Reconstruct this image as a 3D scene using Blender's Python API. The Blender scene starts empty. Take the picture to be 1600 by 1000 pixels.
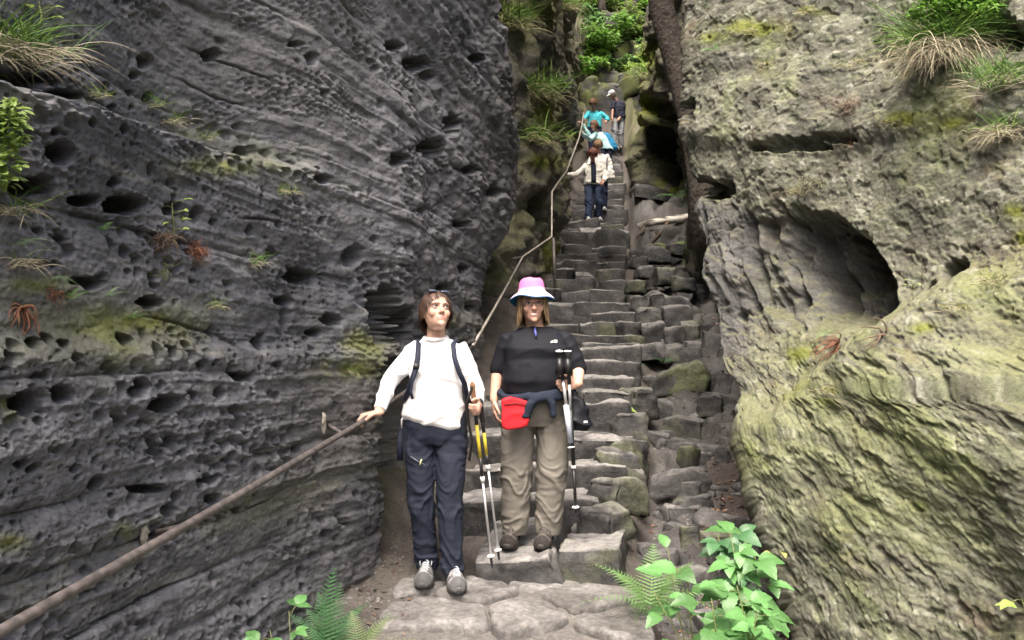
import bpy, bmesh, math, random
import numpy as np
from mathutils import Vector, Matrix, Euler

# ------------------------------------------------------------------ camera, sky, sun, exposure
scene = bpy.context.scene
CAM = Vector((0.0, 0.0, 1.27))
FPX = 1300.0                       # focal length in pixels of the 1600 px wide photograph
PITCH = math.atan(60.0 / FPX)
cam_data = bpy.data.cameras.new('camera')
cam_data.sensor_width = 36.0
cam_data.lens = 36.0 * FPX / 1600.0
cam_data.clip_start = 0.05
cam_data.clip_end = 500.0
cam = bpy.data.objects.new('camera', cam_data)
scene.collection.objects.link(cam)
cam.location = CAM
cam.rotation_euler = (math.pi / 2 + PITCH, 0, 0)
scene.camera = cam

SUN_EL, SUN_AZ = math.radians(62), math.radians(196)     # azimuth clockwise from +Y
world = bpy.data.worlds.new('World')
scene.world = world
world.use_nodes = True
wn = world.node_tree.nodes
wl = world.node_tree.links
wn.clear()
w_out = wn.new('ShaderNodeOutputWorld')
w_bg = wn.new('ShaderNodeBackground')
w_sky = wn.new('ShaderNodeTexSky')
w_sky.sky_type = 'NISHITA'
w_sky.sun_disc = False
w_sky.sun_elevation = SUN_EL
w_sky.sun_rotation = SUN_AZ
w_sky.air_density = 0.9
w_sky.dust_density = 9.0
w_sky.ozone_density = 0.0
w_bg.inputs['Strength'].default_value = 0.15
wl.new(w_sky.outputs[0], w_bg.inputs[0])
wl.new(w_bg.outputs[0], w_out.inputs[0])

sun_data = bpy.data.lights.new('sun', 'SUN')
sun_data.energy = 1.5
sun_data.angle = math.radians(24)
sun_data.color = (1.0, 0.95, 0.88)
sun = bpy.data.objects.new('sun', sun_data)
scene.collection.objects.link(sun)
sd = Vector((math.sin(SUN_AZ) * math.cos(SUN_EL), math.cos(SUN_AZ) * math.cos(SUN_EL), math.sin(SUN_EL)))
sun.rotation_euler = sd.to_track_quat('Z', 'Y').to_euler()
sun.location = sd * 40

scene.view_settings.view_transform = 'Standard'
scene.view_settings.look = 'None'
scene.view_settings.exposure = 1.64
scene.view_settings.gamma = 1.0
scene.view_settings.use_curve_mapping = False
scene.render.engine = 'CYCLES'
scene.cycles.use_denoising = True
scene.cycles.max_bounces = 8
scene.cycles.diffuse_bounces = 2

# ------------------------------------------------------------------ helpers
COLL = scene.collection
RNG = np.random.default_rng(7)
random.seed(7)


def at(px, py, Y):
    """World point seen at pixel (px, py) of the 1600x1000 photograph at depth Y."""
    cx, cy = (px - 800.0) / FPX, (500.0 - py) / FPX
    c, s = math.cos(PITCH), math.sin(PITCH)
    d = Vector((cx, c - cy * s, s + cy * c))
    d *= Y / d.y
    return CAM + d


_perm = np.random.default_rng(3).permutation(256).astype(np.int32)
_perm = np.concatenate([_perm, _perm, _perm])
_g = np.random.default_rng(4).normal(size=(256, 3)).astype(np.float32)
_g /= np.linalg.norm(_g, axis=1, keepdims=True)


def pnoise(x, y, z):
    x = np.asarray(x, np.float32); y = np.asarray(y, np.float32); z = np.asarray(z, np.float32)
    x, y, z = np.broadcast_arrays(x, y, z)
    xi = np.floor(x).astype(np.int32); yi = np.floor(y).astype(np.int32); zi = np.floor(z).astype(np.int32)
    xf = x - xi; yf = y - yi; zf = z - zi
    u = xf * xf * xf * (xf * (xf * 6 - 15) + 10)
    v = yf * yf * yf * (yf * (yf * 6 - 15) + 10)
    w = zf * zf * zf * (zf * (zf * 6 - 15) + 10)
    xi &= 255; yi &= 255; zi &= 255

    def cr(dx, dy, dz):
        h = _perm[_perm[_perm[xi + dx] + yi + dy] + zi + dz]
        g = _g[h]
        return g[..., 0] * (xf - dx) + g[..., 1] * (yf - dy) + g[..., 2] * (zf - dz)
    a = cr(0, 0, 0); a += u * (cr(1, 0, 0) - a)
    b = cr(0, 1, 0); b += u * (cr(1, 1, 0) - b)
    c = cr(0, 0, 1); c += u * (cr(1, 0, 1) - c)
    d = cr(0, 1, 1); d += u * (cr(1, 1, 1) - d)
    a += v * (b - a); c += v * (d - c)
    return (a + w * (c - a)) * 1.6


def fbm(x, y, z, octv=4, gain=0.5, lac=2.03):
    t = 0; a = 1.0; f = 1.0
    for o in range(octv):
        t = t + a * pnoise(x * f + 17.3 * o, y * f - 9.1 * o, z * f + 3.7 * o)
        a *= gain; f *= lac
    return t


def ridged(x, y, z, octv=3):
    t = 0; a = 1.0; f = 1.0
    for o in range(octv):
        t = t + a * (1 - 2 * np.abs(pnoise(x * f + 11.3 * o, y * f + 5.1 * o, z * f - 7.7 * o)))
        a *= 0.5; f *= 2.1
    return t


def sstep(a, b, x):
    t = np.clip((x - a) / (b - a), 0, 1)
    return t * t * (3 - 2 * t)


def lerp3(a, b, t):
    return np.asarray(a) * (1 - t[..., None]) + np.asarray(b) * t[..., None]


def tag(o, label=None, cat=None, group=None, kind=None):
    if label: o['label'] = label
    if cat: o['category'] = cat
    if group: o['group'] = group
    if kind: o['kind'] = kind
    return o


def empty(name, loc=(0, 0, 0), rz=0.0):
    o = bpy.data.objects.new(name, None)
    o.location = loc
    o.rotation_euler = (0, 0, rz)
    o.empty_display_size = 0.1
    COLL.objects.link(o)
    return o


def fast_mesh(name, V, F, smooth=True, col=None):
    """V (n,3) array, F (m,k) int array of equal-sized faces."""
    V = np.ascontiguousarray(V, np.float32).reshape(-1, 3)
    F = np.ascontiguousarray(F, np.int32)
    me = bpy.data.meshes.new(name)
    m, k = F.shape
    me.vertices.add(len(V)); me.vertices.foreach_set('co', V.ravel())
    me.loops.add(m * k); me.loops.foreach_set('vertex_index', F.ravel())
    me.polygons.add(m)
    me.polygons.foreach_set('loop_start', np.arange(0, m * k, k, dtype=np.int32))
    if smooth:
        me.polygons.foreach_set('use_smooth', np.ones(m, bool))
    me.update(calc_edges=True)
    if col is not None:
        c = np.ones((len(V), 4), np.float32); c[:, :3] = np.asarray(col).reshape(-1, 3)
        a = me.color_attributes.new('Col', 'FLOAT_COLOR', 'POINT')
        a.data.foreach_set('color', c.ravel())
    return me


def poly_mesh(name, V, F, smooth=True, col=None):
    me = bpy.data.meshes.new(name)
    me.from_pydata([tuple(map(float, v)) for v in V], [], [tuple(map(int, f)) for f in F])
    if smooth:
        me.polygons.foreach_set('use_smooth', np.ones(len(me.polygons), bool))
    if col is not None:
        c = np.ones((len(me.vertices), 4), np.float32); c[:, :3] = np.asarray(col).reshape(-1, 3)
        a = me.color_attributes.new('Col', 'FLOAT_COLOR', 'POINT')
        a.data.foreach_set('color', c.ravel())
    return me


def link(name, me, mat, parent=None):
    o = bpy.data.objects.new(name, me)
    COLL.objects.link(o)
    if mat is not None and len(me.materials) == 0:
        me.materials.append(mat)
    if parent is not None:
        o.parent = parent
    return o


class MB:
    """collects shapes (verts, faces, colour) for one mesh"""
    def __init__(self):
        self.V = []; self.F = []; self.C = []

    def add(self, V, F, col=None):
        o = len(self.V)
        self.V.extend([tuple(v) for v in V])
        self.F.extend([tuple(i + o for i in f) for f in F])
        self.C.extend([col or (1, 1, 1)] * len(V))
        return self

    def tube(self, pts, radii, n=10, col=None, flat=None, up=None, cap=True):
        pts = [Vector(p) for p in pts]
        if not hasattr(radii, '__len__'):
            radii = [radii] * len(pts)
        V = []; F = []
        prev = None
        m = len(pts)
        for i, p in enumerate(pts):
            t = (pts[min(i + 1, m - 1)] - pts[max(i - 1, 0)])
            if t.length < 1e-9: t = Vector((0, 0, 1))
            t.normalize()
            if up is not None:
                a = Vector(up); a = a - t * a.dot(t)
                if a.length < 1e-6: a = t.orthogonal()
            elif prev is None:
                a = t.orthogonal()
            else:
                a = prev - t * prev.dot(t)
                if a.length < 1e-6: a = t.orthogonal()
            a.normalize(); prev = a
            b = t.cross(a)
            r = radii[i]
            ra, rb = (r if hasattr(r, '__len__') else (r, r))
            for k in range(n):
                th = 2 * math.pi * k / n
                V.append(p + a * (ra * math.cos(th)) + b * (rb * math.sin(th)))
        for i in range(m - 1):
            for k in range(n):
                k2 = (k + 1) % n
                F.append((i * n + k, i * n + k2, (i + 1) * n + k2, (i + 1) * n + k))
        if cap:
            F.append(tuple(range(n - 1, -1, -1)))
            F.append(tuple((m - 1) * n + k for k in range(n)))
        return self.add(V, F, col)

    def capsule(self, pts, radii, n=12, up=None, col=None):
        """tube with rounded ends"""
        pts = [Vector(p) for p in pts]
        if not hasattr(radii, '__len__'): radii = [radii] * len(pts)
        R = [(r if hasattr(r, '__len__') else (r, r)) for r in radii]
        P = []; Q = []
        t0 = (pts[0] - pts[1]).normalized(); r0 = sum(R[0]) / 2
        t1 = (pts[-1] - pts[-2]).normalized(); r1 = sum(R[-1]) / 2
        for a in (80, 55, 28):
            s = math.radians(a)
            P.append(pts[0] + t0 * r0 * math.sin(s)); Q.append((R[0][0] * math.cos(s), R[0][1] * math.cos(s)))
        P += pts; Q += R
        for a in (28, 55, 80):
            s = math.radians(a)
            P.append(pts[-1] + t1 * r1 * math.sin(s)); Q.append((R[-1][0] * math.cos(s), R[-1][1] * math.cos(s)))
        return self.tube(P, Q, n=n, up=up, col=col)

    def ellipsoid(self, c, r, M=None, n=14, m=9, col=None):
        V = []; F = []
        c = Vector(c)
        for i in range(m + 1):
            ph = math.pi * (i + 0.02 * (1 if i == 0 else -1 if i == m else 0)) / m
            for k in range(n):
                th = 2 * math.pi * k / n
                v = Vector((r[0] * math.sin(ph) * math.cos(th), r[1] * math.sin(ph) * math.sin(th), r[2] * math.cos(ph)))
                if M is not None: v = M @ v
                V.append(c + v)
        for i in range(m):
            for k in range(n):
                k2 = (k + 1) % n
                F.append((i * n + k, (i + 1) * n + k, (i + 1) * n + k2, i * n + k2))
        F.append(tuple(range(n))); F.append(tuple(m * n + k for k in range(n - 1, -1, -1)))
        return self.add(V, F, col)

    def rings(self, rings, col=None, cap=True):
        """loft through equal-length rings of points"""
        n = len(rings[0]); V = [p for r in rings for p in r]; F = []
        for i in range(len(rings) - 1):
            for k in range(n):
                k2 = (k + 1) % n
                F.append((i * n + k, i * n + k2, (i + 1) * n + k2, (i + 1) * n + k))
        if cap:
            F.append(tuple(range(n - 1, -1, -1)))
            F.append(tuple((len(rings) - 1) * n + k for k in range(n)))
        return self.add(V, F, col)

    def xform(self, M):
        self.V = [tuple(M @ Vector(v)) for v in self.V]
        return self

    def build(self, name, mat, parent=None, smooth=True, usecol=False):
        me = poly_mesh(name, self.V, self.F, smooth, self.C if usecol else None)
        return link(name, me, mat, parent)


def remeshed(mb, voxel, smooth=2, fac=0.5):
    """union of the collected shapes as one continuous surface -> (V, F quads)"""
    me = poly_mesh('tmp', mb.V, mb.F)
    o = bpy.data.objects.new('tmp', me); COLL.objects.link(o)
    md = o.modifiers.new('r', 'REMESH'); md.mode = 'VOXEL'; md.voxel_size = voxel
    dg = bpy.context.evaluated_depsgraph_get()
    ev = o.evaluated_get(dg)
    m2 = ev.to_mesh()
    nv = len(m2.vertices)
    V = np.empty(nv * 3, np.float32); m2.vertices.foreach_get('co', V); V = V.reshape(-1, 3)
    nl = len(m2.loops); L = np.empty(nl, np.int32); m2.loops.foreach_get('vertex_index', L)
    F = L.reshape(-1, 4)
    ev.to_mesh_clear()
    bpy.data.objects.remove(o); bpy.data.meshes.remove(me)
    V = relax(V, F, smooth, fac)
    return V, F


def relax(V, F, it, fac=0.5):
    E = np.concatenate([F[:, [0, 1]], F[:, [1, 2]], F[:, [2, 3]], F[:, [3, 0]]])
    n = len(V)
    deg = np.bincount(E.ravel(), minlength=n).astype(np.float32)[:, None]
    for _ in range(it):
        S = np.stack([np.bincount(E[:, 0], V[E[:, 1], k], n) + np.bincount(E[:, 1], V[E[:, 0], k], n) for k in range(3)], 1)
        V = V * (1 - fac) + fac * (S / np.maximum(deg, 1)).astype(np.float32)
    return V.astype(np.float32)


def vnormals(V, F):
    n = np.cross(V[F[:, 2]] - V[F[:, 0]], V[F[:, 3]] - V[F[:, 1]])
    N = np.stack([sum(np.bincount(F[:, j], n[:, k], len(V)) for j in range(F.shape[1])) for k in range(3)], 1)
    return N / np.maximum(np.linalg.norm(N, axis=1, keepdims=True), 1e-12)


# ------------------------------------------------------------------ materials
def new_mat(name):
    m = bpy.data.materials.new(name); m.use_nodes = True
    nt = m.node_tree
    return m, nt, nt.nodes['Principled BSDF']


def plain(name, col, rough=0.6, metal=0.0, var=0.15, vscale=20.0, bump=0.1, bscale=80.0, bdist=0.002, spec=0.4, sheen=0.0):
    m, nt, b = new_mat(name)
    tc = nt.nodes.new('ShaderNodeTexCoord')
    nz = nt.nodes.new('ShaderNodeTexNoise'); nz.inputs['Scale'].default_value = vscale; nz.inputs['Detail'].default_value = 5
    nt.links.new(tc.outputs['Object'], nz.inputs['Vector'])
    mr = nt.nodes.new('ShaderNodeMapRange'); mr.inputs['From Min'].default_value = 0.3; mr.inputs['From Max'].default_value = 0.7
    mr.inputs['To Min'].default_value = 1 - var; mr.inputs['To Max'].default_value = 1 + var
    nt.links.new(nz.outputs[0], mr.inputs[0])
    mx = nt.nodes.new('ShaderNodeVectorMath'); mx.operation = 'SCALE'; mx.inputs[0].default_value = col[:3]
    nt.links.new(mr.outputs[0], mx.inputs['Scale'])
    nt.links.new(mx.outputs[0], b.inputs['Base Color'])
    b.inputs['Roughness'].default_value = rough
    b.inputs['Metallic'].default_value = metal
    b.inputs['Specular IOR Level'].default_value = spec
    if sheen: b.inputs['Sheen Weight'].default_value = sheen
    if bump:
        n2 = nt.nodes.new('ShaderNodeTexNoise'); n2.inputs['Scale'].default_value = bscale; n2.inputs['Detail'].default_value = 4
        nt.links.new(tc.outputs['Object'], n2.inputs['Vector'])
        bp = nt.nodes.new('ShaderNodeBump'); bp.inputs['Strength'].default_value = bump; bp.inputs['Distance'].default_value = bdist
        nt.links.new(n2.outputs[0], bp.inputs['Height']); nt.links.new(bp.outputs[0], b.inputs['Normal'])
    return m


def vcol(name, rough=0.9, var=0.25, vscale=60.0, bump=0.5, bscale=120.0, bdist=0.006, spec=0.25, tint=(1, 1, 1), trans=0.0, sss=0.0):
    """material whose colour is the mesh's own colour attribute with fine grain"""
    m, nt, b = new_mat(name)
    at_ = nt.nodes.new('ShaderNodeAttribute'); at_.attribute_name = 'Col'
    tc = nt.nodes.new('ShaderNodeTexCoord')
    nz = nt.nodes.new('ShaderNodeTexNoise'); nz.inputs['Scale'].default_value = vscale; nz.inputs['Detail'].default_value = 6
    nz.inputs['Roughness'].default_value = 0.65
    nt.links.new(tc.outputs['Object'], nz.inputs['Vector'])
    mr = nt.nodes.new('ShaderNodeMapRange'); mr.inputs['From Min'].default_value = 0.3; mr.inputs['From Max'].default_value = 0.7
    mr.inputs['To Min'].default_value = 1 - var; mr.inputs['To Max'].default_value = 1 + var
    nt.links.new(nz.outputs[0], mr.inputs[0])
    mx = nt.nodes.new('ShaderNodeVectorMath'); mx.operation = 'SCALE'
    nt.links.new(at_.outputs['Color'], mx.inputs[0]); nt.links.new(mr.outputs[0], mx.inputs['Scale'])
    nt.links.new(mx.outputs[0], b.inputs['Base Color'])
    b.inputs['Roughness'].default_value = rough
    b.inputs['Specular IOR Level'].default_value = spec
    if sss:
        b.inputs['Subsurface Weight'].default_value = sss
        b.inputs['Subsurface Radius'].default_value = (0.012, 0.005, 0.003)
        b.inputs['Subsurface Scale'].default_value = 0.6
    if bump:
        n2 = nt.nodes.new('ShaderNodeTexNoise'); n2.inputs['Scale'].default_value = bscale; n2.inputs['Detail'].default_value = 6
        n2.inputs['Roughness'].default_value = 0.7
        nt.links.new(tc.outputs['Object'], n2.inputs['Vector'])
        bp = nt.nodes.new('ShaderNodeBump'); bp.inputs['Strength'].default_value = bump; bp.inputs['Distance'].default_value = bdist
        nt.links.new(n2.outputs[0], bp.inputs['Height']); nt.links.new(bp.outputs[0], b.inputs['Normal'])
    return m


def leafmat(name, col, var=0.3, rough=0.5, trans=0.35):
    m, nt, b = new_mat(name)
    oi = nt.nodes.new('ShaderNodeObjectInfo')
    tc = nt.nodes.new('ShaderNodeTexCoord')
    nz = nt.nodes.new('ShaderNodeTexNoise'); nz.inputs['Scale'].default_value = 9; nz.inputs['Detail'].default_value = 4
    nt.links.new(tc.outputs['Object'], nz.inputs['Vector'])
    ad = nt.nodes.new('ShaderNodeMath'); ad.operation = 'ADD'
    nt.links.new(nz.outputs[0], ad.inputs[0]); nt.links.new(oi.outputs['Random'], ad.inputs[1])
    mr = nt.nodes.new('ShaderNodeMapRange'); mr.inputs['From Min'].default_value = 0.4; mr.inputs['From Max'].default_value = 1.6
    mr.inputs['To Min'].default_value = 1 - var; mr.inputs['To Max'].default_value = 1 + var
    nt.links.new(ad.outputs[0], mr.inputs[0])
    mx = nt.nodes.new('ShaderNodeVectorMath'); mx.operation = 'SCALE'; mx.inputs[0].default_value = col
    nt.links.new(mr.outputs[0], mx.inputs['Scale'])
    nt.links.new(mx.outputs[0], b.inputs['Base Color'])
    b.inputs['Roughness'].default_value = rough
    tr = nt.nodes.new('ShaderNodeBsdfTranslucent')
    nt.links.new(mx.outputs[0], tr.inputs['Color'])
    ms = nt.nodes.new('ShaderNodeMixShader'); ms.inputs[0].default_value = trans
    nt.links.new(b.outputs[0], ms.inputs[1]); nt.links.new(tr.outputs[0], ms.inputs[2])
    nt.links.new(ms.outputs[0], nt.nodes['Material Output'].inputs['Surface'])
    return m


M_ROCK = vcol('grey_sandstone', rough=0.9, var=0.3, vscale=45, bump=0.8, bscale=70, bdist=0.012)
M_ROCKR = vcol('lichen_sandstone', rough=0.95, var=0.3, vscale=38, bump=.7, bscale=55, bdist=0.012)
M_FAR = vcol('far_sandstone', rough=0.95, var=0.35, vscale=14, bump=1.0, bscale=20, bdist=0.05)
M_SOIL = vcol('trodden_soil', rough=0.95, var=0.35, vscale=50, bump=0.8, bscale=60, bdist=0.012)
M_STONE = vcol('step_stone', rough=0.85, var=0.42, vscale=26, bump=1.0, bscale=40, bdist=0.014, spec=0.3)

# ------------------------------------------------------------------ stair profile (depth Y, height z)
LIPS = [(4.84, .15), (5.72, .347), (6.13, .477), (6.73, .668), (7.32, .857), (7.70, .978), (8.18, 1.13), (8.62, 1.26), (8.95, 1.385),
        (9.25, 1.47), (9.60, 1.58), (9.99, 1.705), (10.47, 1.86), (11.0, 2.03), (11.66, 2.24), (12.26, 2.43), (13.1, 2.70), (13.8, 2.92),
        (14.5, 3.13), (15.2, 3.33), (15.8, 3.72), (16.6, 3.92), (17.5, 4.20), (18.4, 4.38), (18.8, 4.61), (19.2, 4.84), (19.6, 5.08), (20.1, 5.37),
        (20.6, 5.66), (21.0, 5.89), (21.5, 6.18), (22.0, 6.47), (22.5, 6.76), (23.2, 7.17), (23.9, 7.57), (24.6, 7.95)]
PZ = np.array([(-14, -1.6), (-4, -.75), (1.5, -.55), (2.8, -.38), (3.6, -.17), (4.35, -.03), (4.72, .0), (4.84, .12), (5.2, .16)] + LIPS[1:] + [(27, 10.2), (30, 13.6), (36, 20.5), (46, 31), (70, 44)])


def pz(Y):
    return np.interp(Y, PZ[:, 0], PZ[:, 1])


XR = np.array([(-4, .75), (3.4, .62), (4.6, .66), (5.2, .70), (6.73, .98), (8.2, 1.26), (9.5, 1.5), (12.3, 1.75), (13.8, 1.96), (16, 2.28), (20, 2.75), (23.2, 3.2), (25, 3.4), (40, 5)])
XL = np.array([(-4, -1.3), (3.4, -.72), (4.6, -.55), (5.2, -.5), (6.7, -.32), (8.2, -.05), (10.5, .36), (12.3, .62), (15, .9), (19, 1.42), (22, 2.0), (24, 2.2), (40, 2)])


def xr(Y): return np.interp(Y, XR[:, 0], XR[:, 1])
def xl(Y): return np.interp(Y, XL[:, 0], XL[:, 1])


GUL = np.array([(-4, .1), (3, .2), (4.4, .3), (6, .36), (8, .34), (9.2, .3), (9.9, .16), (11, .1), (14, .05), (18, -.25), (22, -.2), (25, 0), (70, 0)])


def terrain_z(X, Y, fine=True):
    X = np.asarray(X, np.float32); Y = np.asarray(Y, np.float32)
    b = pz(Y) - .10 + .082 * (1 - sstep(4.7, 4.85, Y))
    g = np.interp(Y, GUL[:, 0], GUL[:, 1])
    d = X - xr(Y)
    dl = xl(Y) - X
    b = b - .20 * sstep(.34, .06, d) * sstep(.1, -.1, dl) * sstep(4.75, 4.95, Y) * (1 - sstep(24, 25, Y))
    b = b - g * sstep(-.05, .28, d) + .22 * sstep(.5, 1.5, d) * (Y < 30)
    dl = xl(Y) - X
    b = b + .22 * sstep(.05, .7, dl) * sstep(3, 5, Y) + sstep(.3, 1.5, dl) * .15
    far = sstep(24.2, 26, Y)
    k = np.maximum(1.0, Y / 8)
    onp = sstep(.05, -.1, d) * sstep(.05, -.1, dl) * (1 - sstep(4.7, 4.9, Y))
    b = b + .05 * fbm(X * 1.6, Y * 1.6, 0 * X, 3) * k * .8 * (1 - .9 * onp) + far * (1.2 * fbm(X * .35, Y * .35, 4 + 0 * X, 3) + .55 * ridged(X * .9, Y * .9, 4 + 0 * X, 3) + .25 * fbm(X * 3, Y * 3, 5 + 0 * X, 3))
    mid = sstep(.1, .4, d) * sstep(6, 8, Y)
    b = b + mid * .08 * ridged(X * 1.1, Y * 1.1, 7 + 0 * X, 2)
    gul = sstep(.08, .3, d) * sstep(4.9, 5.6, Y) * (1 - sstep(15.5, 17, Y))
    hq = .20
    t = (b + .10 * fbm(X * 1.7, Y * 1.1, 11 + 0 * X, 2)) / hq
    fr = t - np.floor(t)
    b = b + gul * .05 * ridged(X * 2.2, Y * 2.2, 17 + 0 * X, 3)
    b = b + gul * .85 * hq * (np.floor(t) + sstep(.62, .95, fr) - t)
    slabm = sstep(.0, .2, d) * sstep(15.5, 17, Y) * (1 - sstep(25, 27, Y))
    b = b + slabm * (.16 * ridged(X * .9 + 3, Y * .7, 13 + 0 * X, 3) + .10 * fbm(X * 3, Y * 2.2, 14 + 0 * X, 3)) + sstep(23, 24.5, Y) * .25 * ridged(X * 1.1, Y * 1.1, 15 + 0 * X, 3)
    if fine:
        b = b + .016 * fbm(X * 7, Y * 7, 2 + 0 * X, 4) + mid * .03 * fbm(X * 4, Y * 4, 9 + 0 * X, 3)
    return b


def tz(x, y):
    return float(terrain_z(np.array([x]), np.array([y]))[0])


def on_ground(px, py, y0=2.4):
    """point of the ground seen at a pixel of the photograph"""
    Ys = np.linspace(y0, 45, 900)
    c = np.array([at(px, py, float(y)) for y in Ys])
    below = np.nonzero(c[:, 2] <= terrain_z(c[:, 0], c[:, 1]))[0]
    i = below[0] if len(below) else -1
    return Vector(c[i])


def grid_faces(nr, nc, flip=False):
    i = np.arange(nr - 1)[:, None] * nc + np.arange(nc - 1)[None, :]
    F = np.stack([i, i + 1, i + nc + 1, i + nc], -1).reshape(-1, 4)
    return F[:, ::-1] if flip else F


def grid_normals(P):
    du = np.gradient(P, axis=1); dv = np.gradient(P, axis=0)
    n = np.cross(du, dv)
    return n / np.maximum(np.linalg.norm(n, axis=-1, keepdims=True), 1e-9)


def project(P):
    """photograph pixel of world points: used to carve hollows where the photo shows them"""
    c, s = math.cos(PITCH), math.sin(PITCH)
    q = P - np.array(CAM)
    fwd = q[..., 1] * c + q[..., 2] * s
    up = -q[..., 1] * s + q[..., 2] * c
    fwd = np.where(fwd > .05, fwd, .05)
    return 800 + FPX * q[..., 0] / fwd, 500 - FPX * up / fwd


# ------------------------------------------------------------------ ground
yy = 1.0 / np.linspace(1 / 1.9, 1 / 48.0, 470)
yy = np.concatenate([np.linspace(-14, -5, 6), np.linspace(-4, 1.8, 24), yy, [55, 70]])
tt = np.linspace(-1, 1, 300)
Yg = np.repeat(yy[:, None], len(tt), 1)
xc = np.interp(yy, [-4, 5, 10, 20, 30, 70], [0, .25, 1.1, 2.4, 2.9, 3])[:, None]
hw = np.interp(yy, [-4, 2, 5, 10, 24, 30, 70], [2.6, 2.2, 2.0, 2.2, 3.2, 11, 45])[:, None]
Xg = xc + hw * tt[None, :]
Zg = terrain_z(Xg, Yg)
Pg = np.stack([Xg, Yg, Zg], -1)
Ng = grid_normals(Pg)
n1 = fbm(Xg * 1.3, Yg * 1.3, 0 * Xg, 4); n2 = fbm(Xg * 6, Yg * 6, 3 + 0 * Xg, 4)
soil = lerp3((.070, .062, .056), (.125, .112, .100), np.clip(.5 + .6 * n2, 0, 1))
rockc = lerp3((.036, .035, .036), (.115, .111, .107), np.clip(.45 + .5 * n1 + .5 * n2, 0, 1))
gulm = sstep(.05, .25, Xg - xr(Yg)) * sstep(4.6, 5.2, Yg) * (1 - sstep(16, 17, Yg))
soil = soil * (1 - .95 * gulm[..., None]) + rockc * .95 * gulm[..., None]
pathm = sstep(.1, -.05, Xg - xr(Yg)) * sstep(.15, -.05, xl(Yg) - Xg) * (1 - sstep(4.8, 5, Yg))
soil = lerp3(soil, (.145, .138, .132), pathm * .7)
litter = np.clip(sstep(.25, .7, Xg - xr(Yg) - .08 + .2 * n1) * sstep(3.5, 4.5, Yg) * (1 - sstep(7.2, 8.2, Yg)), 0, 1)
soil = lerp3(soil, (.085, .062, .050), litter * .4 * sstep(.3, .6, Xg - xr(Yg)))
slab = sstep(.05, .2, Xg - xr(Yg)) * sstep(16.3, 17, Yg) * (1 - sstep(21, 22.5, Yg))
soil = soil * (1 - slab[..., None]) + slab[..., None] * lerp3((.062, .062, .064), (.145, .14, .135), np.clip(.5 + .5 * n1 + .6 * n2, 0, 1))
far = sstep(22.5, 24, Yg) * np.clip(1 - (Yg < 25) * sstep(.1, -.1, Xg - xr(Yg)) * sstep(.1, -.1, xl(Yg) - Xg), 0, 1)
soil = soil * (1 - far[..., None]) + far[..., None] * lerp3(lerp3((.06, .05, .04), (.15, .14, .12), np.clip(.5 + .8 * n2, 0, 1)), (.11, .125, .04), np.clip(.3 + .9 * n1 + .5 * n2, 0, 1))
leftm = sstep(.1, .5, xl(Yg) - Xg) * (1 - sstep(7, 9, Yg)) * np.clip(n1 + .1, 0, 1)
soil = lerp3(soil, (.085, .10, .03), np.clip(leftm * 1.2, 0, .7))
ground = link('ground', fast_mesh('ground', Pg, grid_faces(*Xg.shape), col=soil), M_SOIL)
tag(ground, kind='structure')


# ------------------------------------------------------------------ left rock wall
def carve(D, PX, PY, x, y, w, h, dep, seed=0, sharp=.66, wob=None):
    m = (np.abs(PX - x) < 1.6 * w) & (np.abs(PY - y) < 1.6 * h)
    if not m.any(): return
    dx = (PX[m] - x) / w; dy = (PY[m] - y) / h
    dy = np.where(dy > 0, dy * 1.15, dy)
    q = np.sqrt(dx * dx + dy * dy)
    if wob is not None: q = q + wob[m]
    D[m] = np.maximum(D[m], dep * sstep(1.05, sharp, q))


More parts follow.
